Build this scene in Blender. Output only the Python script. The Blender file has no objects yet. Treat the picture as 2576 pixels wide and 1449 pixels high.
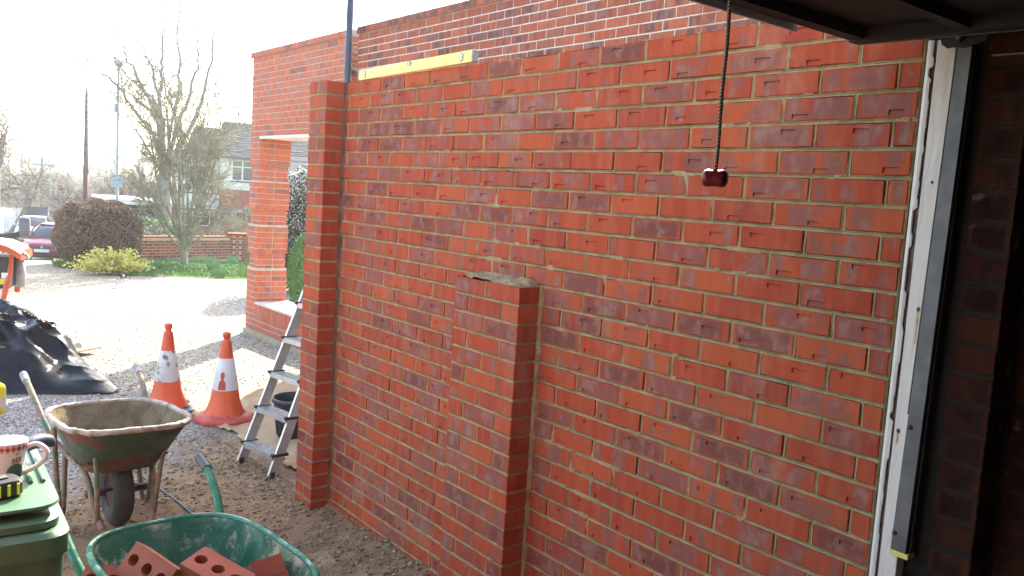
import bpy, math, random
import numpy as np
from mathutils import Vector, Matrix, Euler

HAZE = .0014
random.seed(7); rng = np.random.default_rng(7)
R = math.radians
sc = bpy.context.scene
col = sc.collection

# ------------------------------------------------------------------ camera
CAM = Vector((-2.164, 0.0, 1.837)); YAW, PIT, ROL = .675, .106, .063
_cy, _sy, _cp, _sp = math.cos(YAW), math.sin(YAW), math.cos(PIT), math.sin(PIT)
CF = Vector((_sy*_cp, _cy*_cp, -_sp)); _r = Vector((_cy, -_sy, 0)); _u = _r.cross(CF)
CR = math.cos(ROL)*_r + math.sin(ROL)*_u; CU = -math.sin(ROL)*_r + math.cos(ROL)*_u
cd = bpy.data.cameras.new('camera'); cam = bpy.data.objects.new('camera', cd); col.objects.link(cam)
M = Matrix.Identity(4)
for i in range(3): M[i][0], M[i][1], M[i][2], M[i][3] = CR[i], CU[i], -CF[i], CAM[i]
cam.matrix_world = M
cd.sensor_width = 36; cd.lens = 3398.5/4096*36; cd.clip_start = .05; cd.clip_end = 3000
sc.camera = cam
# ------------------------------------------------------------------ light
SUN_AZ, SUN_EL = R(45), R(35)          # azimuth from +Y towards +X
w = bpy.data.worlds.new("World"); sc.world = w; w.use_nodes = True
nt = w.node_tree; bg = nt.nodes['Background']; sky = nt.nodes.new('ShaderNodeTexSky')
sky.sky_type = 'NISHITA'; sky.sun_disc = False; sky.sun_elevation = SUN_EL; sky.sun_rotation = SUN_AZ
sky.air_density = 1.0; sky.dust_density = 1.2; sky.ozone_density = .6
nt.links.new(sky.outputs[0], bg.inputs[0]); bg.inputs[1].default_value = .15
sl = bpy.data.lights.new('sun', 'SUN'); so = bpy.data.objects.new('sun', sl); col.objects.link(so)
sl.energy = 3.0; sl.angle = R(.6); sl.color = (1, .94, .85)
sd = Vector((math.sin(SUN_AZ)*math.cos(SUN_EL), math.cos(SUN_AZ)*math.cos(SUN_EL), math.sin(SUN_EL)))
so.rotation_euler = sd.to_track_quat('Z', 'Y').to_euler(); so.location = (5, 5, 20)
sc.view_settings.view_transform = 'Standard'; sc.view_settings.look = 'None'
sc.view_settings.exposure = 2.48; sc.view_settings.gamma = 1; sc.view_settings.use_curve_mapping = False
try: sc.view_settings.use_white_balance = True; sc.view_settings.white_balance_temperature = 7200
except Exception: pass
sc.cycles.max_bounces = 7; sc.cycles.diffuse_bounces = 4
sc.cycles.use_denoising = True

# a point of the place seen at (x, y) of the 2576 px wide photograph, at depth t metres
def at(x, y, t):
    x, y, t = float(x), float(y), float(t)
    return CAM + t*(CF + ((x-1288)/2137.4)*CR + ((724.5-y)/2137.4)*CU)
def at_z(x, y, z):
    d = at(x, y, 1)-CAM; return CAM + d*((z-CAM.z)/d.z)
def lerp(a, b, t): return a+(b-a)*t
_KR = [0, 5, 11, 21.5, 24, 33, 54, 130, 300, 700, 3000]; _KZ = [0, 0, -.16, -.21, -.42, -1.62, -2.43, -4.4, -7, -9, -9]
def gz(x, y):
    return np.interp(np.hypot(np.asarray(x)+2.164, np.asarray(y)), _KR, _KZ)
def ground_at(x, t):      # ground point seen in column x at depth t
    p = at(x, 500, t); return Vector((p.x, p.y, float(gz(p.x, p.y))))

# ------------------------------------------------------------------ helpers
def tag(o, label=None, cat=None, group=None, kind=None):
    if label: o['label'] = label
    if cat: o['category'] = cat
    if group: o['group'] = group
    if kind: o['kind'] = kind
    return o
def empty(name, loc=(0, 0, 0), rz=0, label=None, cat=None, group=None):
    o = bpy.data.objects.new(name, None); col.objects.link(o); o.location = loc; o.rotation_euler = (0, 0, rz)
    o.empty_display_size = .1
    return tag(o, label, cat, group)
def link(name, me, parent=None, loc=(0, 0, 0), rot=(0, 0, 0)):
    o = bpy.data.objects.new(name, me); col.objects.link(o); o.parent = parent; o.location = loc; o.rotation_euler = rot
    return o
def np_mesh(name, V, F, mat=None, smooth=False, attrs=None):
    me = bpy.data.meshes.new(name)
    V = np.asarray(V, dtype=np.float32).reshape(-1, 3); F = np.asarray(F, dtype=np.int32)
    k = F.shape[1]; me.vertices.add(len(V)); me.vertices.foreach_set('co', V.ravel())
    me.loops.add(F.size); me.loops.foreach_set('vertex_index', F.ravel())
    me.polygons.add(len(F)); me.polygons.foreach_set('loop_start', np.arange(len(F), dtype=np.int32)*k)
    me.polygons.foreach_set('loop_total', np.full(len(F), k, dtype=np.int32))
    me.update(calc_edges=True)
    me.shade_smooth() if smooth else me.shade_flat()
    if mat: me.materials.append(mat)
    for n, a in (attrs or {}).items():
        at_ = me.attributes.new(n, 'FLOAT_VECTOR', 'POINT'); at_.data.foreach_set('vector', np.asarray(a, dtype=np.float32).ravel())
    return me
class MB:
    def __init__(s): s.v = []; s.f = []
    def add(s, vs, fs):
        n = len(s.v); s.v += [tuple(v) for v in vs]; s.f += [[i+n for i in f] for f in fs]; return s
    def box(s, x0, x1, y0, y1, z0, z1, bev=0):
        if bev <= 0:
            return s.add([(x, y, z) for z in (z0, z1) for y in (y0, y1) for x in (x0, x1)],
                  [(0, 2, 3, 1), (4, 5, 7, 6), (0, 1, 5, 4), (2, 6, 7, 3), (0, 4, 6, 2), (1, 3, 7, 5)])
        bm = __import__('bmesh').new(); ops = __import__('bmesh').ops
        r = ops.create_cube(bm, size=1)
        for v in bm.verts: v.co = Vector((lerp(x0, x1, v.co.x+.5), lerp(y0, y1, v.co.y+.5), lerp(z0, z1, v.co.z+.5)))
        ops.bevel(bm, geom=bm.edges[:], offset=bev, segments=2, affect='EDGES', profile=.5)
        bm.verts.index_update(); s.add([v.co[:] for v in bm.verts], [[v.index for v in f.verts] for f in bm.faces]); bm.free(); return s
    def xform(s, m, i0=0):
        for i in range(i0, len(s.v)): s.v[i] = tuple(m @ Vector(s.v[i]))
        return s
    def tube(s, pts, r, n=8, cap=True, smooth_pts=0):
        pts = [Vector(p) for p in pts]
        if smooth_pts:
            q = []
            P = [pts[0]]+pts+[pts[-1]]
            rr = r if isinstance(r, (list, tuple)) else [r]*len(pts)
            RR = [rr[0]]+list(rr)+[rr[-1]]; r2 = []
            for i in range(1, len(P)-2):
                for k in range(smooth_pts):
                    t = k/smooth_pts; a, b, c, d = P[i-1], P[i], P[i+1], P[i+2]
                    q.append(.5*((2*b)+(c-a)*t+(2*a-5*b+4*c-d)*t*t+(3*b-a-3*c+d)*t**3)); r2.append(lerp(RR[i], RR[i+1], t))
            q.append(pts[-1]); r2.append(rr[-1]); pts = q; r = r2
        if not isinstance(r, (list, tuple)): r = [r]*len(pts)
        rings = []; up = None
        for i, p in enumerate(pts):
            d = (pts[min(i+1, len(pts)-1)]-pts[max(i-1, 0)]).normalized()
            if up is None: up = d.orthogonal().normalized()
            up = (up-d*up.dot(d)); up = up.normalized() if up.length > 1e-6 else d.orthogonal().normalized()
            sd_ = d.cross(up)
            rings.append([p+r[i]*(math.cos(2*math.pi*k/n)*up+math.sin(2*math.pi*k/n)*sd_) for k in range(n)])
        n0 = len(s.v); s.v += [tuple(v) for g in rings for v in g]
        for i in range(len(rings)-1):
            for k in range(n):
                a = n0+i*n+k; b = n0+i*n+(k+1) % n; s.f.append([a, b, b+n, a+n])
        if cap: s.f.append([n0+k for k in reversed(range(n))]); s.f.append([n0+(len(rings)-1)*n+k for k in range(n)])
        return s
    def lathe(s, prof, n=24, c=(0, 0, 0), fn=None):
        n0 = len(s.v)
        for r, z in prof:
            for k in range(n):
                a = 2*math.pi*k/n; x, y = r*math.cos(a), r*math.sin(a)
                if fn: x, y = fn(r, a, z)
                s.v.append((c[0]+x, c[1]+y, c[2]+z))
        for i in range(len(prof)-1):
            for k in range(n):
                a = n0+i*n+k; b = n0+i*n+(k+1) % n; s.f.append([a, b, b+n, a+n])
        return s
    def prism(s, poly, d, at0=(0, 0, 0)):   # poly of 3D points extruded by vector d
        n = len(poly); a = [Vector(p)+Vector(at0) for p in poly]; b = [p+Vector(d) for p in a]
        return s.add(a+b, [list(reversed(range(n))), list(range(n, 2*n))]+[[i, (i+1) % n, (i+1) % n+n, i+n] for i in range(n)])
    def build(s, name, mat=None, parent=None, loc=(0, 0, 0), rz=0, smooth=False, label=None, cat=None, group=None, kind=None, auto=None):
        me = bpy.data.meshes.new(name); me.from_pydata(s.v, [], s.f); me.update()
        if smooth: me.shade_smooth()
        if mat: me.materials.append(mat)
        o = link(name, me, parent, loc, (0, 0, rz))
        if auto:
            me.shade_smooth(); me.set_sharp_from_angle(angle=R(auto))
        return tag(o, label, cat, group, kind)

# ------------------------------------------------------------------ materials
class NB:
    def __init__(s, name):
        s.m = bpy.data.materials.new(name); s.m.use_nodes = True; s.t = s.m.node_tree; s.b = s.t.nodes['Principled BSDF']
    def n(s, typ, **kw):
        x = s.t.nodes.new('ShaderNode'+typ)
        for k, v in kw.items():
            if k.startswith('i_'):
                key = k[2:]; key = int(key) if key.isdigit() else key.replace('_', ' ')
                s.set(x.inputs[key], v)
            else: setattr(x, k, v)
        return x
    def set(s, inp, v):
        if isinstance(v, bpy.types.NodeSocket): s.t.links.new(v, inp)
        elif isinstance(v, bpy.types.Node): s.t.links.new(v.outputs[0], inp)
        else:
            if hasattr(inp, 'default_value') and inp.type == 'RGBA' and len(v) == 3: v = (*v, 1)
            inp.default_value = v
    def math(s, op, a, b=0.0, c=None, clamp=False):
        x = s.n('Math', operation=op, use_clamp=clamp); s.set(x.inputs[0], a); s.set(x.inputs[1], b)
        if c is not None: s.set(x.inputs[2], c)
        return x.outputs[0]
    def vmath(s, op, a, b=(0, 0, 0)):
        x = s.n('VectorMath', operation=op); s.set(x.inputs[0], a); s.set(x.inputs[1], b); return x.outputs[0]
    def mix(s, f, a, b, mode='MIX'):
        x = s.n('Mix', data_type='RGBA', blend_type=mode); s.set(x.inputs[0], f); s.set(x.inputs[6], a); s.set(x.inputs[7], b); return x.outputs[2]
    def noise(s, v, scale, detail=4, rough=.55, out=0):
        x = s.n('TexNoise'); x.inputs['Scale'].default_value = scale; x.inputs['Detail'].default_value = detail; x.inputs['Roughness'].default_value = rough
        if v is not None: s.set(x.inputs['Vector'], v)
        return x.outputs[out]
    def voro(s, v, scale, feature='F1', out='Distance'):
        x = s.n('TexVoronoi', feature=feature); x.inputs['Scale'].default_value = scale
        if v is not None: s.set(x.inputs['Vector'], v)
        return x.outputs[out]
    def ss(s, v, a, b, lo=0., hi=1.):
        x = s.n('MapRange', interpolation_type='SMOOTHSTEP', i_0=v); x.inputs[1].default_value = a; x.inputs[2].default_value = b
        x.inputs[3].default_value = lo; x.inputs[4].default_value = hi; return x.outputs[0]
    def bump(s, h, strength=.5, dist=.01, prev=None):
        x = s.n('Bump'); x.inputs['Strength'].default_value = strength; x.inputs['Distance'].default_value = dist; s.set(x.inputs['Height'], h)
        if prev: s.set(x.inputs['Normal'], prev)
        return x.outputs[0]
    def geo(s): return s.n('NewGeometry').outputs['Position']
    def obj(s): return s.n('TexCoord').outputs['Object']
    def done(s, color=None, rough=None, normal=None, metal=None, **kw):
        if color is not None: s.set(s.b.inputs['Base Color'], color)
        if rough is not None: s.set(s.b.inputs['Roughness'], rough)
        if normal is not None: s.set(s.b.inputs['Normal'], normal)
        if metal is not None: s.b.inputs['Metallic'].default_value = metal
        for k, v in kw.items(): s.set(s.b.inputs[k.replace('_', ' ')], v)
        return s.m
def pm(name, a, b=None, scale=6, rough=.7, bump=.15, bscale=80, dist=.004, metal=0, lo=.35, hi=.65, dirt=None, dirt_scale=9, dirt_lo=.55, dirt_hi=.65, obj=True, spec=None, detail=5):
    N = NB(name); p = N.obj() if obj else N.geo(); b = b or tuple(c*.8 for c in a)
    c = N.mix(N.ss(N.noise(p, scale, detail), lo, hi), a, b)
    if dirt: c = N.mix(N.ss(N.noise(p, dirt_scale, 6, .65), dirt_lo, dirt_hi), c, dirt)
    nm = N.bump(N.noise(p, bscale, 5), bump, dist) if bump else None
    m = N.done(c, rough, nm, metal)
    if spec is not None: N.b.inputs['Specular IOR Level'].default_value = spec
    return m

def brick_mat(name, attr, cols, dusk=(.235, .098, .082), pale=(.42, .25, .21), grit=1., spec=.22):
    N = NB(name)
    if attr:
        p = N.n('Attribute', attribute_name='bco').outputs['Vector']; c3 = N.n('SeparateXYZ', i_0=N.n('Attribute', attribute_name='bcol').outputs['Vector'])
    else:
        p = N.obj(); c3 = N.n('SeparateColor', i_0=N.n('ObjectInfo').outputs['Color'])
    rnd, hl, dk = c3.outputs[0], c3.outputs[1], c3.outputs[2]
    sp = N.n('SeparateXYZ', i_0=p); ax = N.math('ABSOLUTE', sp.outputs[0]); az = N.math('ABSOLUTE', sp.outputs[2])
    seed = N.n('CombineXYZ', i_0=N.math('MULTIPLY', rnd, 37.), i_1=N.math('MULTIPLY', rnd, 91.), i_2=N.math('MULTIPLY', rnd, 53.)).outputs[0]
    q = N.vmath('ADD', p, seed)
    ramp = N.n('ValToRGB', i_0=N.math('FRACT', N.math('MULTIPLY', rnd, 7.3)))
    e = ramp.color_ramp.elements
    for i, c in enumerate(cols):
        if i < 2: e[i].position = i*.99/(len(cols)-1); e[i].color = (*c, 1)
        else: x = e.new(i/(len(cols)-1)*.99); x.color = (*c, 1)
    for i, x in enumerate(sorted(e, key=lambda k: k.position)): pass
    base = ramp.outputs[0]
    qb = N.vmath('MULTIPLY', q, (26, 26, 4))
    base = N.mix(N.ss(N.noise(qb, 1.0, 3), .35, .7, 0, .55), base, tuple(min(.55, x*k) for x, k in zip(cols[0], (1.15, 1.8, 1.9))))
    band = N.noise(N.vmath('MULTIPLY', q, (15, 15, 6.5)), 1.0, 2, .4)
    ex = N.math('SUBTRACT', N.math('MULTIPLY', hl, .25), ax)
    wob = N.math('MULTIPLY', N.math('SUBTRACT', N.noise(q, 60, 3), .5), .012)
    em = N.math('MULTIPLY', N.ss(N.math('ADD', ex, wob), .006, .02), N.ss(N.math('ADD', N.math('SUBTRACT', .0325, az), wob), .001, .011))
    thr = N.math('SUBTRACT', .72, N.math('MULTIPLY', dk, .52))
    patch = N.math('MULTIPLY', N.math('MULTIPLY', N.math('SUBTRACT', band, thr), 9., clamp=True), em, clamp=True)
    patch = N.math('MULTIPLY', patch, .78)
    c = N.mix(patch, base, N.mix(N.ss(dk, .7, .9), dusk, tuple(x*.62 for x in dusk)))
    kil = N.ss(N.noise(N.vmath('MULTIPLY', q, (150, 150, 9)), 1.0, 2), .70, .78, 0, .55); c = N.mix(kil, c, tuple(x*.3 for x in dusk))
    pal = N.math('MULTIPLY', N.ss(N.noise(N.vmath('MULTIPLY', q, (24, 24, 15)), 1.0, 3), .44, .74), N.math('MULTIPLY', patch, .55))
    c = N.mix(pal, c, pale)
    spk = N.ss(N.noise(q, 420, 2), .68, .76, 0, .5)
    c = N.mix(spk, c, (.55, .3, .2))
    wst = N.noise(N.vmath('MULTIPLY', N.geo(), (3, 3, 2)), 1.0, 6, .7)
    c = N.mix(N.ss(wst, .56, .76, 0, .5), c, (.4, .3, .24))
    sm = N.noise(N.vmath('ADD', N.geo(), (5, 3, 9)), 9.0, 5, .65)
    c = N.mix(N.ss(sm, .62, .74, 0, .4), c, (.30, .23, .16))
    h = N.math('ADD', N.noise(q, 260, 4, .6), N.math('MULTIPLY', N.ss(N.voro(q, 120), .0, .22), .35))
    h = N.math('ADD', h, N.math('MULTIPLY', N.noise(q, 35, 3), 1.2))
    N.b.inputs['Specular IOR Level'].default_value = spec
    return N.done(c, N.math('ADD', .72, N.math('MULTIPLY', N.noise(q, 30), .25)), N.bump(h, .35*grit, .003))

ORG = [(.42, .068, .026), (.35, .052, .026), (.46, .092, .034), (.39, .060, .027), (.31, .05, .031)]
OLD = [(.38, .085, .042), (.27, .065, .042), (.42, .10, .045), (.20, .065, .055), (.34, .075, .042)]
m_brick, m_brick_s = brick_mat('new_brick', False, ORG), brick_mat('new_brick_joined', True, ORG)
m_bay, m_bay_s = brick_mat('bay_brick', False, [(.50, .12, .065), (.44, .11, .065), (.52, .13, .065), (.40, .10, .07)], (.32, .16, .14)), brick_mat('bay_brick_joined', True, [(.50, .12, .065), (.44, .11, .065), (.52, .13, .065), (.40, .10, .07)], (.32, .16, .14))
m_old, m_old_s = brick_mat('old_brick', False, OLD, (.1, .06, .065)), brick_mat('old_brick_joined', True, OLD, (.1, .06, .065))
def mortar(name, a, b, g=1.):
    N = NB(name); p = N.geo()
    c = N.mix(N.ss(N.noise(p, 14, 5), .35, .65), a, b)
    c = N.mix(N.ss(N.noise(p, 500, 2), .6, .72, 0, .6), c, tuple(x*.5 for x in b))
    h = N.math('ADD', N.noise(p, 220, 5, .65), N.noise(p, 45, 3))
    return N.done(c, .93, N.bump(h, .8*g, .004))
m_mort = mortar('sandy_mortar', (.42, .335, .18), (.30, .235, .12))
m_sooty = brick_mat('shaded_brick', False, [(.055, .015, .009), (.036, .011, .008), (.062, .019, .012)], (.016, .009, .007), (.035, .026, .02), spec=.05); m_sooty_s = brick_mat('shaded_brick_joined', True, [(.050, .014, .009), (.034, .011, .008)], (.016, .009, .007), (.035, .026, .02), spec=.05)  # gloom of the garage interior is put into this near-black brick colour
m_mort_s = mortar('shaded_mortar', (.020, .017, .011), (.013, .011, .008))  # the same interior shade darkens the mortar colour
m_mort_w = mortar('white_mortar', (.72, .70, .66), (.6, .57, .52))
m_mort_b = mortar('buff_mortar', (.55, .48, .40), (.45, .38, .30))
m_mort_d = mortar('damp_mortar', (.17, .125, .075), (.10, .07, .045), 1.6)
m_conc = pm('concrete', (.33, .32, .29), (.22, .21, .19), 5, .9, .4, 120)
m_white = pm('flaking_white_paint', (.78, .76, .72), (.66, .63, .58), 7, .5, .25, 60, dirt=(.30, .22, .14), dirt_scale=14, dirt_lo=.70, dirt_hi=.74)
m_wood = pm('bare_weathered_wood', (.20, .15, .11), (.10, .075, .055), 25, .85, .5, 90)
m_galv = pm('galvanised_steel', (.15, .155, .155), (.10, .105, .11), 12, .55, .1, 60, metal=.3)
m_rust = pm('rusty_steel', (.08, .045, .03), (.04, .03, .027), 30, .7, .3, 120, metal=.3)
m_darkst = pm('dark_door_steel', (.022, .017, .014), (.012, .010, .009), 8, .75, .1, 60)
m_alu = pm('aluminium', (.62, .62, .63), (.5, .5, .52), 14, .35, .06, 90, metal=.75, dirt=(.5, .47, .42), dirt_scale=22, dirt_lo=.6, dirt_hi=.75)
m_rubber = pm('black_rubber', (.022, .022, .024), (.04, .038, .036), 18, .65, .2, 120)
m_tyre = pm('dusty_tyre', (.035, .034, .034), (.10, .09, .08), 9, .8, .3, 140, lo=.5, hi=.8)
m_glass = NB('window_glass').done((.03, .04, .05), .06, metal=0)
# ------------------------------------------------------------------ brick geometry
def brick_arrays(L, H=.065, D=.1025, slot=None, seed=0, wob=.0012, bev=.0022):
    r = random.Random(seed)
    if abs(H-.065) < .001: H -= .0018; L -= .0018
    hx, hz = L/2, H/2
    if slot: sx, sz, sw, sh = slot
    else: sx, sz, sw, sh = 0, 0, L*.34, H*.34
    xs = [-hx, sx-sw/2, sx+sw/2, hx]; zs = [-hz, sz-sh/2, sz+sh/2, hz]
    V, F = [], []
    J = lambda k: r.uniform(-k, k)
    def ring(y, ins, jit):   # 12 border points
        pts = []
        X = [xs[0]+ins, xs[1], xs[2], xs[3]-ins]; Z = [zs[0]+ins, zs[1], zs[2], zs[3]-ins]
        for i, j in [(0, 0), (1, 0), (2, 0), (3, 0), (3, 1), (3, 2), (3, 3), (2, 3), (1, 3), (0, 3), (0, 2), (0, 1)]:
            pts.append((X[i]+J(jit), y, Z[j]+J(jit)))
        return pts
    a = ring(0, bev, wob); V += a
    V += [(x-(p[0] if 0 else 0), bev*1.1, z) for p in [0] for (x, y, z) in ring(0, 0, wob)]
    V += [(x, D, z) for (x, y, z) in ring(0, 0, 0)]
    for base in (0, 12):
        for k in range(12): F.append([base+k, base+12+k, base+12+(k+1) % 12, base+(k+1) % 12])
    n = len(V)
    b = .0014 if slot else 0
    V += [(xs[1], 0, zs[1]), (xs[2], 0, zs[1]-b), (xs[2], 0, zs[2]), (xs[1], 0, zs[2]+b)]   # 36..39
    q = [[0, 1, n, 11], [1, 2, n+1, n], [2, 3, 4, n+1], [n+1, 4, 5, n+2], [n+2, 5, 6, 7], [n+3, n+2, 7, 8], [10, n+3, 8, 9], [11, n, n+3, 10]]
    F += q
    if slot:
        m = len(V); dp = .0052
        V += [(xs[1]+.001, dp*.6, zs[1]+.001), (xs[2]-.001, dp*.45, zs[1]+.001), (xs[2]-.001, dp, zs[2]-.001), (xs[1]+.001, dp, zs[2]-.001)]
        for k in range(4): F.append([n+k, n+(k+1) % 4, m+(k+1) % 4, m+k])
        F.append([m, m+1, m+2, m+3])
    else: F.append([n, n+1, n+2, n+3])
    F.append([24+k for k in (0, 3, 6, 9)][::-1])
    F = [list(f) for f in F]
    return np.array(V), np.array(F)
_bc = {}
def brick_kit(L, H=.065, D=.1025, slots=True, nvar=18):
    key = (round(L, 4), H, D, slots)
    if key not in _bc:
        out = []
        for i in range(nvar):
            s = None
            if slots and i < nvar*.62 and L > .15:
                s = (random.uniform(-.28, .22)*L, random.choice([-.021, -.019, -.012, 0, .006, .012, .019]), random.uniform(.042, .056), random.uniform(.011, .0155))
            out.append(brick_arrays(L, H, D, s, i*31+int(L*1000)))
        _bc[key] = [out, {}]
    return _bc[key]
class Bricks:
    """collects the bricks of one masonry thing; the largest in view become objects, the rest one mesh"""
    def __init__(s, parent, mat, mat_s, dusk=.45, slots=True, limit=300, name='brick'):
        s.p, s.m, s.ms, s.dusk, s.slots, s.limit, s.name, s.L = parent, mat, mat_s, dusk, slots, limit, name, []
    def add(s, pos, th, L=.215, H=.065, D=.1025, parent=None, dusk=None, tilt=0, force=None, slots=None):
        s.L.append(dict(pos=Vector(pos), th=th, L=L, H=H, D=D, par=parent or s.p, dusk=dusk, tilt=tilt, force=force, slots=s.slots if slots is None else slots))
    def flush(s, joined_name='small_bricks'):
        def size(b):
            d = b['pos']-CAM; t = d.dot(CF)
            if t < .3: return 0
            x, y = d.dot(CR)/t*2137+1288, 724-d.dot(CU)/t*2137
            if x < -80 or x > 2650 or y < -60 or y > 1500: return 0
            n = Vector((math.sin(b['th']), -math.cos(b['th']), 0)); f = max(0., -(d.normalized().dot(n)))
            if b['force'] is False: return 0
            return b['L']*b['H']*f/t**2*(10 if b['force'] else 1)
        L = sorted(s.L, key=size, reverse=True)
        if 'garden' in s.p.name or 'gate' in s.p.name: pass
        Vs, Fs, Cs, Os, n = [], [], [], [], 0
        for i, b in enumerate(L):
            kit, cache = brick_kit(b['L'], b['H'], b['D'], b['slots'])
            k = random.randrange(len(kit)); V, F = kit[k]
            dk = b['dusk'] if b['dusk'] is not None else s.dusk
            rr = random.random(); colr = (rr, b['L']*2, min(1, max(0, random.gauss(dk, .28))), 1)
            if size(b) > 0 and i < s.limit:
                kk = (k, s.m.name)
                if kk not in cache: cache[kk] = np_mesh('brick', V, F, s.m)
                o = bpy.data.objects.new(s.name, cache[kk]); col.objects.link(o)
                o.color = colr; o.parent = b['par']
                o.location = b['pos']-b['par'].location if b['par'].parent is None else b['pos']-b['par'].location-b['par'].parent.location
                o.rotation_euler = (0, b['tilt'], b['th'])
            else:
                c, si = math.cos(b['th']), math.sin(b['th'])
                W = np.stack([V[:, 0]*c-V[:, 1]*si, V[:, 0]*si+V[:, 1]*c, V[:, 2]], -1)+np.array(b['pos'])-np.array(s.p.location)
                Vs.append(W); Fs.append(F+n); n += len(V); Os.append(V); Cs.append(np.tile(colr[:3], (len(V), 1)))
        if Vs:
            F = np.concatenate(Fs); me = np_mesh(joined_name, np.concatenate(Vs), F, s.ms, attrs={'bco': np.concatenate(Os), 'bcol': np.concatenate(Cs)})
            tag(link(joined_name, me, s.p), kind='stuff')
def jit(a): return random.uniform(-a, a)

# mortar joints, tooled slightly hollow, as a relief between the bricks (plane X = x, bricks at the given rows)
def mortar_face(name, mat, parent, x, y0, y1, z0, z1, layout, ystep=.0055, smear=0.):
    zl = []
    k = 0
    while True:
        zb = TOP-k*C
        if zb < z0-.01: break
        for d in (.0075, .0052, .003, 0, -.003, -.0052, -.0075): zl.append(zb+d)
        zl += [zb-.02, zb-.0375, zb-.055]; k += 1
    zs = np.array(sorted(z for z in zl if z0 <= z <= z1)); ys = np.arange(y0, y1, ystep); Y, Z = np.meshgrid(ys, zs)
    kk = np.floor((TOP-Z)/C+1e-9).astype(int)+1; dz = np.abs(Z-(TOP-(kk-.5)*C)); gz_ = .0325-dz       # > 0 inside the brick's height
    gy_ = np.full(Y.shape, -1.)
    for k in np.unique(kk):
        m = kk == k; yy = Y[m]; g = np.full(yy.shape, -1.)
        for a, b in layout(int(k)): g = np.maximum(g, np.minimum(a-yy, yy-b))
        gy_[m] = g
    ins = np.minimum(gz_, gy_)
    dist = np.clip(-ins/.005, 0, 1)
    n1 = vnoise(Y, Z, .02, 51); n2 = vnoise(Y, Z, .11, 52); n3 = rng.normal(0, 1, Y.shape)
    d = .0010+.0045*dist+.0016*n1+.0011*n2+.0005*n3
    d = np.where(ins > .0022, .013, d)
    sm = vnoise(Y+3, Z, .13, 53)+.45*vnoise(Y, Z+5, .035, 54)
    d = np.where((sm > 1.0-smear) & (ins < .0055), .0002+.0009*n1+.0006*n3, d)
    P = np.stack([x+d, Y, Z], -1).reshape(-1, 3)
    ny, nz = len(ys), len(zs); i = np.arange(nz-1)[:, None]*ny+np.arange(ny-1)[None]; F = np.stack([i, i+1, i+ny+1, i+ny], -1).reshape(-1, 4)
    return link(name, np_mesh(name, P, F, mat, smooth=False), parent)
def vnoise(X, Y, s, seed):
    r = np.random.default_rng(seed); T = r.random((64, 64))*2-1
    u, v = np.asarray(X)/s+100, np.asarray(Y)/s+100; i, j = np.floor(u).astype(int), np.floor(v).astype(int); a, b = u-i, v-j
    a = a*a*(3-2*a); b = b*b*(3-2*b)
    g = lambda p, q: T[p % 64, q % 64]
    return (g(i, j)*(1-a)+g(i+1, j)*a)*(1-b)+(g(i, j+1)*(1-a)+g(i+1, j+1)*a)*b

# ================================================================== ground
def axis(lo, hi, fine, out_lo, out_hi, g=1.16):
    a = list(np.arange(lo, hi, fine)); s = fine; x = hi
    while x < out_hi: a.append(x); s *= g; x += min(s, 60)
    a.append(out_hi); s = fine; x = lo-fine
    while x > out_lo: a.insert(0, x); s *= g; x -= min(s, 60)
    a.insert(0, out_lo); return np.array(a)
gx = axis(-3.2, 1.9, .026, -1500, 1500); gy = axis(.9, 8.6, .026, -1500, 1500)
GX, GY = np.meshgrid(gx, gy); GZ = gz(GX, GY).astype(float)
near = np.clip((14-np.hypot(GX+2, GY))/6, 0, 1)
soil = np.clip((5.1+(GX+1.2)*.45-GY)/.8+.3, 0, 1)*np.clip((GX+2.6)/.5, 0, 1)
rough = (.3+.9*soil)
Hn = near*(vnoise(GX, GY, .9, 1)*.010+rough*(vnoise(GX, GY, .28, 2)*.008+vnoise(GX, GY, .1, 3)*.006+vnoise(GX, GY, .05, 4)*.005))
bank = np.clip(1-(-GX)/.55, 0, 1)**2*np.clip((GX < .3)*1., 0, 1)*np.clip((5-GY)/.8, 0, 1)*np.clip((GY-1)/.5, 0, 1)
Hn += bank*(.045+.05*np.abs(vnoise(GX, GY, .3, 5)))*(1+vnoise(GX, GY, .07, 6)*.3)
Hn *= np.clip((GY-1.06)/.2, 0, 1)
GZ = GZ-.004+Hn
nxg, nyg = len(gx), len(gy); ii = np.arange(nyg-1)[:, None]*nxg+np.arange(nxg-1)[None]
GF = np.stack([ii, ii+1, ii+nxg+1, ii+nxg], -1).reshape(-1, 4)
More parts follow.
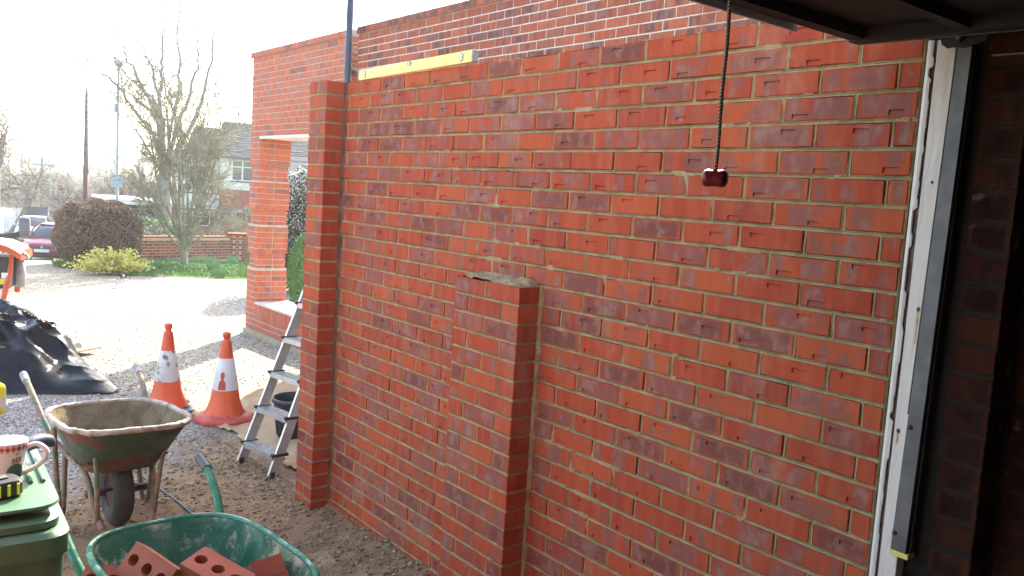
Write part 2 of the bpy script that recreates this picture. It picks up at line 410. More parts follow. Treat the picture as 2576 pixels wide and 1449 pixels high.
def ground_mat():
    N = NB('drive_ground'); p = N.geo(); s = N.n('SeparateXYZ', i_0=p); X, Y = s.outputs[0], s.outputs[1]
    wob = N.math('MULTIPLY', N.math('SUBTRACT', N.noise(p, 1.3, 6, .65), .5), 1.5)
    soilm = N.ss(N.math('SUBTRACT', N.math('ADD', N.math('MULTIPLY', N.math('ADD', X, 1.2), .85), 5.25), N.math('ADD', Y, wob)), -.25, .5)
    farm = N.ss(N.math('ADD', N.math('ADD', Y, N.math('MULTIPLY', X, .8)), wob), 7.3, 8.1)
    soilc = N.mix(N.ss(N.noise(p, 3.5, 6, .65), .35, .62), (.38, .235, .115), (.23, .135, .065))
    soilc = N.mix(N.ss(N.noise(p, 26, 5, .7), .5, .72, 0, .8), soilc, (.44, .34, .20))
    soilc = N.mix(N.ss(N.noise(N.vmath('ADD', p, (7, 1, 0)), 60, 4, .7), .56, .68, 0, .55), soilc, (.10, .055, .035))
    v1 = N.n('TexVoronoi'); v1.inputs['Scale'].default_value = 62; N.set(v1.inputs['Vector'], p)
    cv = N.n('SeparateColor', i_0=v1.outputs['Color'])
    tar = N.mix(cv.outputs[0], (.17, .16, .15), (.38, .355, .33)); tar = N.mix(N.ss(cv.outputs[1], .75, .8), tar, (.5, .46, .40))
    tar = N.mix(N.ss(v1.outputs['Distance'], .5, .8), tar, (.035, .033, .033))
    tar = N.mix(N.ss(N.noise(p, 2.2, 5), .5, .7, 0, .6), tar, (.19, .13, .08))
    v2 = N.n('TexVoronoi'); v2.inputs['Scale'].default_value = 38; N.set(v2.inputs['Vector'], p)
    cw = N.n('SeparateColor', i_0=v2.outputs['Color'])
    shg = N.mix(cw.outputs[0], (.50, .44, .35), (.26, .22, .165)); shg = N.mix(N.ss(cw.outputs[1], .7, .75), shg, (.60, .55, .47))
    shg = N.mix(N.ss(v2.outputs['Distance'], .45, .8), shg, (.10, .08, .055))
    shg = N.mix(N.ss(N.noise(p, 1.1, 6, .6), .45, .7, 0, .5), shg, (.36, .30, .19))
    c = N.mix(farm, tar, shg); c = N.mix(soilm, c, soilc)
    dist = N.vmath('LENGTH', N.vmath('SUBTRACT', p, (-2.2, 0, 0)));
    ln = N.n('VectorMath', operation='LENGTH'); N.set(ln.inputs[0], N.vmath('SUBTRACT', p, (-2.2, 0, 0)))
    fr = N.ss(ln.outputs['Value'], 20.5, 23)
    grass = N.mix(N.ss(N.noise(p, .8, 5), .35, .65), (.075, .12, .03), (.12, .15, .05)); c = N.mix(fr, c, grass)
    h = N.math('MULTIPLY', v1.outputs['Distance'], -1.); h2 = N.math('MULTIPLY', v2.outputs['Distance'], -1.6)
    hs = N.math('ADD', N.math('MULTIPLY', N.noise(p, 55, 6, .7), 1.6), N.noise(p, 15, 4))
    hh = N.n('Mix', data_type='FLOAT'); N.set(hh.inputs[0], farm); N.set(hh.inputs[2], h); N.set(hh.inputs[3], h2)
    h3 = N.n('Mix', data_type='FLOAT'); N.set(h3.inputs[0], soilm); N.set(h3.inputs[2], hh.outputs[0]); N.set(h3.inputs[3], hs)
    return N.done(c, .88, N.bump(h3.outputs[0], .9, .012))
m_ground = ground_mat()
tag(link('ground', np_mesh('ground', np.stack([GX, GY, GZ], -1).reshape(-1, 3), GF, m_ground, smooth=True)), kind='structure')

# loose stones and clods lying on it
def blobs(n, xyf, size, mat, name, label, sq=.6, rough=.3, seed=1, zoff=0.):
    r = np.random.default_rng(seed)
    ico = np.array([(0, 0, 1), (.894, 0, .447), (.276, .851, .447), (-.724, .526, .447), (-.724, -.526, .447), (.276, -.851, .447),
                    (.724, .526, -.447), (-.276, .851, -.447), (-.894, 0, -.447), (-.276, -.851, -.447), (.724, -.526, -.447), (0, 0, -1)])
    fc = np.array([(0, 1, 2), (0, 2, 3), (0, 3, 4), (0, 4, 5), (0, 5, 1), (1, 6, 2), (2, 7, 3), (3, 8, 4), (4, 9, 5), (5, 10, 1),
                   (2, 6, 7), (3, 7, 8), (4, 8, 9), (5, 9, 10), (1, 10, 6), (6, 11, 7), (7, 11, 8), (8, 11, 9), (9, 11, 10), (10, 11, 6)])
    X, Y = xyf(r, n); n = len(X); s = size[0]+(size[1]-size[0])*r.random(n)**3
    V = ico[None]*(1+rough*(r.random((n, 12, 1))-.5)*2)
    a = r.random(n)*6.28; st = .7+.6*r.random(n)
    x = V[..., 0]*st[:, None]; y = V[..., 1]
    V = np.stack([x*np.cos(a)[:, None]-y*np.sin(a)[:, None], x*np.sin(a)[:, None]+y*np.cos(a)[:, None], V[..., 2]*sq], -1)*s[:, None, None]
    Z = interp_ground(X, Y)+s*sq*.45+zoff
    V += np.stack([X, Y, Z], -1)[:, None]
    F = (fc[None]+np.arange(n)[:, None, None]*12).reshape(-1, 3)
    at_ = np.repeat(np.stack([r.random(n)]*3, -1), 12, 0)
    o = link(name, np_mesh(name, V.reshape(-1, 3), F, mat, smooth=False, attrs={'rnd': at_}))
    return tag(o, label, None, kind='stuff')
def interp_ground(X, Y):
    i = np.clip(np.searchsorted(gx, X)-1, 0, nxg-2); j = np.clip(np.searchsorted(gy, Y)-1, 0, nyg-2)
    a = (X-gx[i])/(gx[i+1]-gx[i]); b = (Y-gy[j])/(gy[j+1]-gy[j])
    return (GZ[j, i]*(1-a)+GZ[j, i+1]*a)*(1-b)+(GZ[j+1, i]*(1-a)+GZ[j+1, i+1]*a)*b
def stone_mat(name, a, b, c):
    N = NB(name); s = N.n('SeparateXYZ', i_0=N.n('Attribute', attribute_name='rnd').outputs['Vector'])
    q = N.mix(s.outputs[0], a, b); q = N.mix(N.ss(s.outputs[0], .86, .9), q, c)
    return N.done(q, .85, N.bump(N.noise(N.geo(), 300, 3), .3, .002))
m_stone = stone_mat('grey_stone', (.18, .17, .16), (.40, .375, .35), (.56, .52, .46))
m_shing = stone_mat('shingle_stone', (.50, .43, .32), (.27, .22, .15), (.62, .58, .5))
m_clod = stone_mat('soil_clod', (.34, .24, .14), (.17, .11, .065), (.42, .33, .2))
def reg_gravel(r, n):
    X = r.uniform(-1.9, 1.7, n); Y = r.uniform(4.2, 8.8, n); k = (Y > 5.0+(X+1.2)*.85+r.normal(0, .3, n)) & (Y+.8*X < 8+r.normal(0, .3, n)) & ((X < .6) | (Y > 5)); return X[k], Y[k]
def reg_shingle(r, n):
    Y = r.uniform(6.6, 13, n); X = -2.3+r.random(n)*(1.2+Y*.62); k = (Y+.8*X > 7.4+r.normal(0, .4, n)) & ~((X > 2) & (Y < 11)); return X[k], Y[k]
def reg_clod(r, n):
    Y = r.uniform(1.3, 6.2, n); X = -r.random(n)**1.6*1.9-.01; k = (Y < 5.2+(X+1.2)*.8+r.normal(0, .25, n)); return X[k], Y[k]
tag(blobs(15000, reg_gravel, (.004, .013), m_stone, 'gravel', 'grey gravel strewn over the old tarmac of the drive', seed=3))
blobs(16000, reg_shingle, (.005, .014), m_shing, 'shingle', 'pale buff shingle covering the far drive in sunlight', seed=4)
blobs(13000, reg_clod, (.0025, .013), m_clod, 'soil_crumbs', 'crumbs of brown soil and spilt sand below the new wall', sq=.65, rough=.45, seed=5)

# ================================================================== new garden wall
C = .075; TOP = 2.4
wall = empty('garden_wall', (0, 0, 0), 0, 'new red brick garden wall with two piers beside the white garage post', 'brick wall')
BW = Bricks(wall, m_brick, m_brick_s, dusk=.47)
YE, Y1 = 4.4475, 1.095
TH = -math.pi/2
LAY = {}
for k in range(1, 33):
    LAY[k] = []
    z = TOP-(k-.5)*C; odd = k % 2 == 1
    y = 4.083-.005+.225*(2 if odd else 1.5)       # far end of a brick
    dirt = None
    while y > Y1+.03:
        a, b = min(y, YE), max(y-.215, Y1+.005)
        if a > b+.02:
            L = round(a-b, 3); LAY[k].append((a, b))
            if k == 32: BW.add((-.012+jit(.002), (a+b)/2, z-.02), TH, L, .1, dusk=.95)
            else: BW.add((jit(.0018), (a+b)/2+jit(.0015), z+jit(.0017)), TH, L, tilt=jit(.007))
        y -= .225
MB().box(.0175, .1025, Y1, YE, -.2, TOP-.008).build('mortar_core', m_mort, wall)
mortar_face('mortar_joints', m_mort, wall, 0, Y1, YE-.11, .0, TOP-.004, lambda k: LAY.get(k, []), smear=.16)
mb = MB()                                                 # roughly trowelled top bed and rear leaf
mb.box(.1035, .214, Y1, YE, -.2, TOP-.012); mb.build('inner_leaf', m_conc, wall)
def pier(y0, y1, ktop, halves_first, name):
    p = bpy.data.objects.new('pier', None); col.objects.link(p); p.parent = wall; p.empty_display_size = .1
    W = y1-y0; lay = {}
    for k in range(ktop, 33):
        z = TOP-(k-.5)*C; H = .065; X = -.112
        two = (k % 2 == 1) == halves_first
        if W > .4: spans = [(y1, y1-.215), (y0+.215, y0)] if two else [(y1, y1-.1025), (y1-.1125, y0+.1125), (y0+.1025, y0)]
        else: spans = [(y1, y1-.098), (y0+.098, y0)] if two else [(y1, y0)]
        lay[k] = spans
        for a, b in spans:
            if k == 32: BW.add((X-.004, (a+b)/2, z-.02), TH, round(a-b, 3), .1, parent=p, dusk=.9, slots=False, force=True)
            else: BW.add((X+jit(.001), (a+b)/2+jit(.0007), z+jit(.001)), TH, round(a-b, 3), parent=p, slots=False, force=True)
    zt = TOP-(ktop-1)*C
    mortar_face('mortar_joints', m_mort, p, -.112, y0+.003, y1-.003, 0, zt-.004, lambda k: lay.get(k, []), smear=.0)
    MB().box(-.106, -.001, y0+.0035, y1-.004, -.1, zt-.010).build('mortar_core', m_mort, p)
    # wide fillet of mortar where the pier meets the wall
    n = 160; V = []; ed = lambda z, s: .004*math.sin(z*37+s)+.003*math.sin(z*91+s*2)
    for i in range(n+1):
        z = zt*i/n-.003
        V += [(-.0115+jit(.0012), y0+.0035+jit(.0015), z), (-.006+jit(.001), y0-.004+jit(.001), z), (.0015+jit(.001), y0-.013+ed(z, y0)+jit(.0015), z)]
    F = [[i*3+j, i*3+j+1, i*3+j+4, i*3+j+3] for i in range(n) for j in range(2)]
    link('mortar_fillet', np_mesh('mortar_fillet', V, F, m_mort_d if W < .3 else m_mort), p)
    return p
p1 = pier(4.2435, 4.4475, 1, True, 'a'); p2 = pier(2.517, 2.954, 13, True, 'b')
BW.limit = 300; BW.flush()
# rough bed of mortar on top of the low pier
n = 42; V = []
for i in range(n):
    for j in range(16):
        y, x = 2.522+(2.95-2.522)*i/(n-1), -.108+.106*j/15
        e = min(i, n-1-i, j+4)/4; hh = .0005+min(1, e)*(.003+.0035*random.random()+.005*float(vnoise(i*.01, j*.01, .035, 8))+.022*j/15)
        V.append((x+jit(.002), y+jit(.002), 1.4955-.004+hh+(-.009 if e == 0 else 0)))
F = [[i*16+j, i*16+j+1, i*16+j+17, i*16+j+16] for i in range(n-1) for j in range(15)]
tag(link('bedding_mortar', np_mesh('bedding_mortar', V, F, mortar('bedding', (.40, .29, .15), (.26, .19, .10), .25)), p2), 'rough wet mortar bed spread on the low pier')
# mortar crumbs on the wall top, felt strip of the damp course, wall ties
mb = MB()
for i in range(90):
    y = random.uniform(1.15, 4.4); x = random.uniform(.002, .04); s = random.uniform(.002, .006)
    if 3.0 < y < 4.14: continue
    mb.box(x-s, x+s, y-s*1.4, y+s*1.4, TOP-.008, TOP-.003+s*.6)
tag(mb.build('mortar_crumbs', m_mort, wall), kind='stuff')
z = TOP-28*C+.003
m_dpc = pm('grey_felt', (.3, .3, .3), (.15, .15, .16), 40, .8)
MB().box(-.121, -.002, 4.236, 4.452, z-.0015, z+.002).build('damp_course', m_dpc, wall)
for (x, y) in ((1250, 272), (1285, 283), (1213, 431), (1296, 432), (1245, 575)):
    a = at(x-14, y-2, 3.1); a.x = -.012; b = at(x+14, y+5, 3.05)
    d0 = at(x, y, 1)-CAM; t = (-CAM.x)/d0.x; c0 = CAM+d0*t
    MB().tube([(c0.x+.006, c0.y-.03, c0.z-.004), (c0.x-.012, c0.y, c0.z), (c0.x-.014, c0.y+.035, c0.z+.006), (c0.x-.004, c0.y+.038, c0.z-.001)], .0015, 5).build('wall_tie', m_galv, wall)

# ================================================================== neighbour's flat-roofed building and porch wall
S = .9533; CB = C*S; BL, BH, BJ = .215*S, .065*S, .010*S
XN = 2.08
old = empty('neighbour_building', (XN, 5, 0), 0, 'weathered brick flat-roofed building with white mortar behind the garden wall', 'building')
BO = Bricks(old, m_old, m_old_s, dusk=.3, slots=False, limit=285)
def rnd(v): return round(v, 3)
ZC = 3.405
k = 0; z = ZC-CB/2
while z > -.1:
    y = 8.085+(BL+BJ)*(.5 if k % 2 else 0)
    while y > .6:
        a, b = min(y, 8.085), max(y-BL, .6)
        if a-b > .03: BO.add((XN+jit(.001), (a+b)/2, z), TH, rnd(a-b), rnd(BH), .1, force=None if z > 2.2 else False)
        y -= BL+BJ
    z -= CB; k += 1
BO.flush()
MB().box(XN+.0045, XN+.25, 3.62, 8.09, -.3, ZC).build('mortar', m_mort_w, old, loc=(-XN, -5, 0))
MB().box(XN+.005, XN+.25, .6, 3.62, -.3, ZC).build('mortar', m_mort_b, old, loc=(-XN, -5, 0))
MB().box(XN+.25, 7.5, .6, 8.05, -.3, ZC-.15).build('roof_deck', m_conc, old, loc=(-XN, -5, 0))
def coping(parent, off, y0, y1, mat, xw=.3, zc=ZC, over=.022, lab=None):
    y = y1; B = Bricks(parent, mat, mat, dusk=.55, slots=False, limit=60, name='coping_brick')
    while y > y0+.05:
        B.add((XN-over, y-BL/2, zc+.036), TH, rnd(BL), .066, .3); y -= BL+.006
    B.flush('coping_rest')
coping(old, 0, .6, 8.09, m_old)
MB().box(XN-.012, XN+.27, .6, 8.085, ZC+.0005, ZC+.062).build('coping_bed', m_mort_b, old, loc=(-XN, -5, 0))

bay = empty('porch_wall', (XN, 10, 0), 0, 'thick red brick porch wall with an open arch and banded pillar', 'porch')
BB = Bricks(bay, m_bay, m_bay_s, dusk=.38, slots=False, limit=300)
YC, YO, YP, ZL, ZS = 10.93, 10.6178, 8.2, 2.405, .27
def recess(z): return any(a < z < b for a, b in ((1.85, 2.065), (1.285, 1.51), (.72, .93)))
k = 0; z = ZC-CB/2
while z > -.1:
    y = YC-(BL+BJ)*(.5 if k % 2 else 0)+(0 if k % 2 == 0 else (BL+BJ)*.0)
    if k % 2: spans = [(YC, YC-.1025*S)]
    else: spans = []
    y = YC-(.1025*S+BJ if k % 2 else 0)
    while y > YP: spans.append((y, y-BL)); y -= BL+BJ
    inopen = z < ZL
    dwarf = z < ZS
    rc = .02 if recess(z) else 0
    for a, b in spans:
        b = max(b, YP)
        if a-b < .03: continue
        if inopen and not dwarf:
            if a < YO+.02: 
                if a < 8.6: BB.add((XN, (a+b)/2, z), TH, rnd(a-b), rnd(BH), .1)
                continue
            if b < YO-.001: b = YO+.0
            a_ = a-(rc if a > YC-.001 else 0); b_ = b+(rc if b < YO+.03 else 0)
            if k % 2 == 1 and b < YO+.02: b_ += .0
            if a_-b_ > .02: BB.add((XN+rc, (a_+b_)/2, z), TH, rnd(a_-b_), rnd(BH), .1)
        else:
            if dwarf and .045 < z < ZS+.1 and (a+b)/2 < YO-.02: continue
            BB.add((XN+jit(.0008), (a+b)/2, z), TH, rnd(a-b), rnd(BH), .1)
    if inopen and z > ZS:      # reveal face, looking towards the garage
        x0 = XN+.1+rc+BJ*.6; xe = XN+.42-rc
        L1 = .1025*S if k % 2 == 0 else BL*.48
        x = x0
        while x < xe-.03:
            e = min(x+(L1 if x == x0 else BL), xe)
            BB.add(((x+e)/2, YO+rc, z), 0, rnd(e-x), rnd(BH), .1); x = e+BJ
    z -= CB; k += 1
y = YO-.01                      # soldier course under the sill
while y > YP+.05:
    BB.add((XN-.002, y-.031, .155), TH, .062, .205, .1, dusk=.25); y -= .0715
BB.flush()
loc = (-XN, -10, 0)
mb = MB().box(XN+.0045, XN+.415, YP, YC-.005, ZL, ZC).box(XN+.0045, XN+.415, YP, YC-.005, -.3, ZS-.02).box(XN+.0045, XN+.415, YP, 8.6, ZS-.02, ZL)
zz = ZS-.02
for a, b in ((.72, .93), (1.285, 1.51), (1.85, 2.065), (ZL, ZL)):
    mb.box(XN+.0045, XN+.415, YO+.005, YC-.005, zz, a)
    if b > a: mb.box(XN+.0245, XN+.395, YO+.025, YC-.025, a, b)
    zz = b
mb.build('mortar', m_mort_b, bay, loc=loc)
MB().box(XN-.006, XN+.43, YO-1.999, YO+.0, ZL-.022, ZL-.004).box(XN-.008, XN-.002, YO-1.99, YO-.001, ZL-.03, ZL+.006).build('lintel', pm('white_soffit', (.7, .68, .62), (.6, .57, .5), 5), bay, loc=loc)
y = YO-.03; m_sill = pm('pale_stone', (.62, .58, .5), (.5, .46, .38), 8, .8)
for i in range(4):
    MB().box(XN-.02, XN+.43, y-.495, y, ZS-.012, ZS+.018, .003).build('sill_slab', m_sill, bay, loc=loc); y -= .5
MB().box(XN-.03, XN+.43, YP, YC+.02, -.3, -.1, .01).build('plinth', pm('yellowed_concrete', (.45, .37, .22), (.33, .27, .17), 6, .9), bay, loc=loc)
coping(bay, 0, YP, YC+.03, m_bay)
MB().box(XN-.012, XN+.27, YP, YC+.02, ZC+.0005, ZC+.062).build('coping_bed', m_mort_b, bay, loc=loc)
# downpipe
dp = empty('downpipe', (2.0, 8.14, 0), 0, 'dark grey round downpipe rising past the coping beside the porch wall', 'pipe')
m_pipe = pm('dark_grey_plastic', (.035, .042, .06), (.05, .055, .07), 4, .35, .03)
MB().tube([(0, 0, 0), (0, 0, 5.2)], .036, 16).build('pipe', m_pipe, dp, smooth=True)
for z in (1.2, 3.0): MB().tube([(0, 0, z), (0, 0, z+.05)], .041, 16).box(-.01, .08, -.02, .02, z+.01, z+.04).build('pipe_clip', m_pipe, dp)

# ================================================================== spirit level on the wall
lv = empty('spirit_level', (.0, 3.577, TOP), 0, 'long yellow spirit level lying on edge along the wall top', 'spirit level')
m_yel = pm('yellow_paint', (.80, .72, .20), (.72, .65, .17), 20, .45, .05, dirt=(.45, .42, .3), dirt_scale=30, dirt_lo=.66, dirt_hi=.72)
lv.rotation_euler = (0, 0, R(-2.4))
Lh = .545
MB().box(-.012, .012, -Lh, Lh, 0, .051, .002).build('body', m_yel, lv)
m_grey = pm('grey_plastic', (.3, .3, .29), (.2, .2, .2), 40, .6)
MB().box(-.013, .013, -Lh-.012, -Lh+.0005, .001, .050, .002).build('end_cap', m_grey, lv)
MB().box(-.013, .013, Lh-.0005, Lh+.010, .001, .050, .002).build('end_cap', m_grey, lv)
m_vial = NB('vial_glass').done((.75, .8, .55), .1)
for yy, w, h in ((-.465, .016, .021), (.0, .022, .012), (.475, .016, .021)):
    zc = .0255 if w < .02 else .040
    MB().add([(-.0135, yy+w*math.cos(a), zc+h*math.sin(a)*.9) for a in np.linspace(0, 2*math.pi, 20)[:-1]] , [list(range(19))]).build('vial_bezel', m_grey, lv)
    MB().tube([(-.012, yy, zc-h*.6), (-.012, yy, zc+h*.6)], .0065, 8).build('vial', m_vial, lv)
# ================================================================== the garage we look out of
gar = empty('garage', (0, 0, 0), 0, 'dark garage interior with bare brick side wall behind the white door post', 'garage')
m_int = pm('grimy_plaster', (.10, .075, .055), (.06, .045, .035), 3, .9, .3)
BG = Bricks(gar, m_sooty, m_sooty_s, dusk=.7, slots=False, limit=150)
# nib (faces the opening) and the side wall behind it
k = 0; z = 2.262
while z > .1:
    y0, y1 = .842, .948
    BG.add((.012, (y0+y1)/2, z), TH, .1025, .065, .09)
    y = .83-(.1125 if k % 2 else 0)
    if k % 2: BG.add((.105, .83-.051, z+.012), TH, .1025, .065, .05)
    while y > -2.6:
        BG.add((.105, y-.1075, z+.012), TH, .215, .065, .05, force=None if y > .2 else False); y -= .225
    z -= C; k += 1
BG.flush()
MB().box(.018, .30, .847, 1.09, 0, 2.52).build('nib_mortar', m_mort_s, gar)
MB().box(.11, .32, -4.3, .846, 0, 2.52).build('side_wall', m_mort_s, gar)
MB().box(-3.0, -2.75, -4.3, 1.09, 0, 2.52).build('side_wall', m_int, gar)
MB().box(-3.0, .32, -4.5, -4.302, 0, 2.52).build('back_wall', m_int, gar)
MB().box(-3.0, .32, -4.5, 1.088, 2.522, 2.64).build('ceiling', m_int, gar)
MB().box(-2.9, -2.46, .84, 1.088, 0, 2.52).build('pier', m_int, gar)
MB().box(-2.45, -.001, .86, 1.087, 2.345, 2.518).build('lintel', pm('painted_timber', (.4, .37, .32), (.3, .27, .23), 5), gar)
MB().box(-9, -2.46, 1.0895, 1.3, 0, 3.0).build('front_wall', m_bay, gar)
tag(MB().box(-3.0, .3, -4.5, .995, -.05, .012).build('garage_floor', m_conc, None), kind='structure')
# roof over it and a low parapet above the door
MB().box(-3.1, .34, .85, 1.089, 2.645, 2.9).build('parapet', m_mort_b, gar)

post = empty('door_post', (-.02, 1.04, 0), 0, 'white timber garage door post with flaking paint and grey steel runner', 'door post')
N = NB('old_white_gloss'); p = N.geo(); q = N.vmath('MULTIPLY', p, (1, 1, .3))
c = N.mix(N.ss(N.noise(q, 9, 5), .4, .7), (.72, .69, .64), (.60, .54, .45))
c = N.mix(N.ss(N.noise(N.vmath('MULTIPLY', p, (60, 60, 2.2)), 1, 4), .62, .75, 0, .5), c, (.45, .36, .25))
c = N.mix(N.ss(N.noise(p, 34, 5, .6), .72, .75), c, (.25, .19, .13))
h = N.math('ADD', N.noise(q, 60, 4), N.ss(N.noise(N.vmath('MULTIPLY', p, (30, 30, 6)), 1, 5), .5, .53))
m_post = N.done(c, .55, N.bump(h, .35, .003))
MB().box(0, .11, -.031, .016, 0, 2.29, .002).build('jamb', m_post, post)
MB().box(.0035, .1, .0165, .0385, 0, 2.29).build('bare_timber', m_wood, post)
# stop bead with a chipped edge
n = 260; V = []; e = 0; ed = []
for i in range(n+1):
    if random.random() < .16: e = random.choice([0, .001, .002, .0035, -.001, .0005])
    if random.random() < .02: e = .008
    ed.append(e+jit(.0004))
    z = 2.29*i/n; yi = .0165+.0025+ed[-1]+.0022*(1-z/2.29)
    V += [(-.0012, yi, z), (-.003, yi+.0015, z), (-.004, .030, z), (-.002, .0382, z), (.01, .0387, z)]
F = [[i*5+j, i*5+j+1, i*5+j+6, i*5+j+5] for i in range(n) for j in range(4)]
link('stop_bead', np_mesh('stop_bead', V, F, m_post), post)
for y, z, s in ((-.012, 1.62, .006), (-.010, 1.94, .004), (.004, 1.30, .006)):   # rust stains round old nails
    MB().add([(-.0007, y+s*.8*math.cos(a), z+s*math.sin(a)) for a in np.linspace(0, 6.28, 12)[:-1]], [list(range(11))]).build('rusty_nail', m_rust, post)
m_rs = pm('rust_stain', (.45, .26, .10), (.6, .45, .28), 50, .7)
for y, z, l in ((-.012, 1.62, .09), (.004, 1.30, .035)):
    MB().add([(-.0005, y-.004, z), (-.0005, y+.004, z), (-.0005, y+.0015, z-l), (-.0005, y-.002, z-l)], [(0, 1, 2, 3)]).build('rust_streak', m_rs, post)
# runner (steel channel) fixed on the inside of the post
rn = bpy.data.objects.new('runner', None); col.objects.link(rn); rn.parent = post
def runner_part(name, x0, x1, ya, yb, yc, yd, z0, z1, m):      # ya..yb at the bottom, yc..yd at the top
    mb = MB(); f_ = lambda z: ((z-.99)/1.28)
    mb.v = [(x, lerp(ya, yc, f_(z)) if k == 0 else lerp(yb, yd, f_(z)), z) for z in (z0, z1) for k in (0, 1) for x in (x0, x1)]
    mb.f = [(0, 2, 3, 1), (4, 5, 7, 6), (0, 1, 5, 4), (2, 6, 7, 3), (0, 4, 6, 2), (1, 3, 7, 5)]; return mb.build(name, m, rn)
runner_part('channel', -.006, .006, -.052, -.013, -.071, -.038, .99, 2.265, m_galv)
runner_part('channel_side', .0062, .03, -.0595, -.056, -.0755, -.072, .99, 2.265, m_darkst)
runner_part('channel_side', -.0055, .03, -.0545+.0416, -.0128+.003, -.0378, -.034, 1.35, 2.262, m_darkst)
MB().box(-.0068, .03, -.0595, -.012, .976, .9895).build('yellow_end_strip', m_yel, rn)
for px_, py_ in ((2250, 1340), (2290, 1075)):
    d_ = at(px_, py_, 1)-CAM; c_ = CAM+d_*((-.0265-CAM.x)/d_.x)
    MB().lathe([(0, .004), (.004, .0035), (.0065, .0015), (.0068, 0)], 14).xform(Matrix.Translation((-.006, c_.y-1.04, c_.z)) @ Matrix.Rotation(-math.pi/2, 4, 'Y')).build('rivet', m_rust, rn, smooth=True)

# up-and-over door, open overhead
door = empty('garage_door', (0, 1.24, 2.29), 0, 'dark steel up-and-over garage door standing open overhead', 'garage door')
door.rotation_euler = (R(1.0), 0, 0)
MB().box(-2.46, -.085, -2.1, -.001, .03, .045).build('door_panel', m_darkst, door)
MB().box(-2.46, -.34, .002, .010, -.013, .05).build('front_lip', m_white, door)
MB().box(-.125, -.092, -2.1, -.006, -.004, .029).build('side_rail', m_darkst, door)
MB().box(-.085, -.075, -2.1, -.006, -.004, .029).build('side_flange', m_wood, door)
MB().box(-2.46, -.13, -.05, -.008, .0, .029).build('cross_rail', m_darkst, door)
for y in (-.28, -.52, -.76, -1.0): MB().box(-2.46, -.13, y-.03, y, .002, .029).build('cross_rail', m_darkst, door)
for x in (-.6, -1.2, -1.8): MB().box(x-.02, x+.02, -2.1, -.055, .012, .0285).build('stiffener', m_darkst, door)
# pivot bracket with bolt on the post head, and the arm running back
br = bpy.data.objects.new('pivot_bracket', None); col.objects.link(br); br.parent = post; br.location = (-.01, -.055, 2.275)
mb = MB(); mb.prism([(0, y, z) for y, z in ((.055, .045), (.062, .02), (.055, .0), (.04, -.01), (.03, -.008), (0, -.012), (-.02, -.006), (-.05, .0), (-.05, .05))], (.004, 0, 0)).build('plate', m_darkst, br)
MB().tube([(-.012, .012, .012), (.002, .012, .012)], .010, 12).build('bolt', m_darkst, br)
MB().tube([(-.016, .012, .012), (-.011, .012, .012)], .006, 6).build('bolt_head', m_galv, br)
MB().tube([(-.008, .035, .022), (.002, .035, .022)], .006, 10).build('small_bolt', m_rust, br)
arm = bpy.data.objects.new('side_arm', None); col.objects.link(arm); arm.parent = post; arm.location = (.05, -.11, 2.245)
MB().box(-.012, -.008, -1.6, .0, -.012, .0).box(-.034, -.0081, -1.6, .0, -.003, .0005).build('angle_bar', m_galv, arm)
MB().box(-.008, -.004, -.06, -.02, -.05, -.0125).build('lug', m_galv, arm)
tb = empty('lintel_beam', (0, .9, 2.33), 0, 'rough dark timber beam across the garage above the door post', 'beam')
MB().box(-2.45, .1, -.16, -.045, .0, .09, .004).build('beam', m_wood, tb)

# pull cord with red toggle
pc = empty('pull_cord', (-.906, 1.0, 1.895), 0, 'braided grey pull cord with dark red toggle hanging from the door', 'pull cord')
N = NB('braided_cord'); s_ = N.n('SeparateXYZ', i_0=N.obj())
wv = N.math('SINE', N.math('ADD', N.math('MULTIPLY', s_.outputs[2], 1000.), N.math('MULTIPLY', N.math('ARCTAN2', s_.outputs[0], s_.outputs[1]), 2.)))
m_cord = N.done(N.mix(N.ss(wv, -.3, .5), (.12, .10, .09), (.42, .38, .35)), .85, N.bump(wv, .8, .002))
mb = MB(); pts = [(.0+.0012*math.sin(i*.4), 0, .012+.0115*i) for i in range(36)]
mb.tube(pts, .0036, 10)
mb.build('cord', m_cord, pc, smooth=True)
m_red = pm('dark_red_plastic', (.21, .008, .014), (.17, .006, .012), 20, .28, .05)
mb = MB().lathe([(0, -.023), (.010, -.0225), (.0150, -.019), (.0162, -.012), (.0150, -.004), (.0150, .004), (.0162, .012), (.0150, .019), (.010, .0225), (0, .023)], 20)
mb.xform(Matrix.Rotation(R(38.7+90-16), 4, 'Z') @ Matrix.Rotation(math.pi/2, 4, 'Y'))
mb.tube([(0, 0, .006), (0, 0, .016)], .006, 12); mb.build('toggle', m_red, pc, auto=50)

# ================================================================== wheelie bin, mug, tape measure
m_bin = pm('green_bin_plastic', (.066, .165, .085), (.085, .19, .105), 9, .45, .08, 150, dirt=(.22, .25, .18), dirt_scale=18, dirt_lo=.60, dirt_hi=.74)
bn = empty('wheelie_bin', (-2.00, 2.40, 0), 0, 'green plastic wheelie bin with a mug and tape measure on its lid', 'wheelie bin')
def rrect(x0, x1, y0, y1, r, n=5):
    out = []
    for cx, cy, a0 in ((x1-r, y1-r, 0), (x0+r, y1-r, 90), (x0+r, y0+r, 180), (x1-r, y0+r, 270)):
        for i in range(n+1): a = R(a0+90*i/n); out.append((cx+r*math.cos(a), cy+r*math.sin(a)))
    return out
def loft(mb, secs, cap=(True, True)):
    n = len(secs[0]); b = len(mb.v)
    for s_ in secs: mb.v += [tuple(v) for v in s_]
    for i in range(len(secs)-1):
        for k in range(n): mb.f.append([b+i*n+k, b+i*n+(k+1) % n, b+(i+1)*n+(k+1) % n, b+(i+1)*n+k])
    if cap[0]: mb.f.append([b+k for k in reversed(range(n))])
    if cap[1]: mb.f.append([b+(len(secs)-1)*n+k for k in range(n)])
    return mb
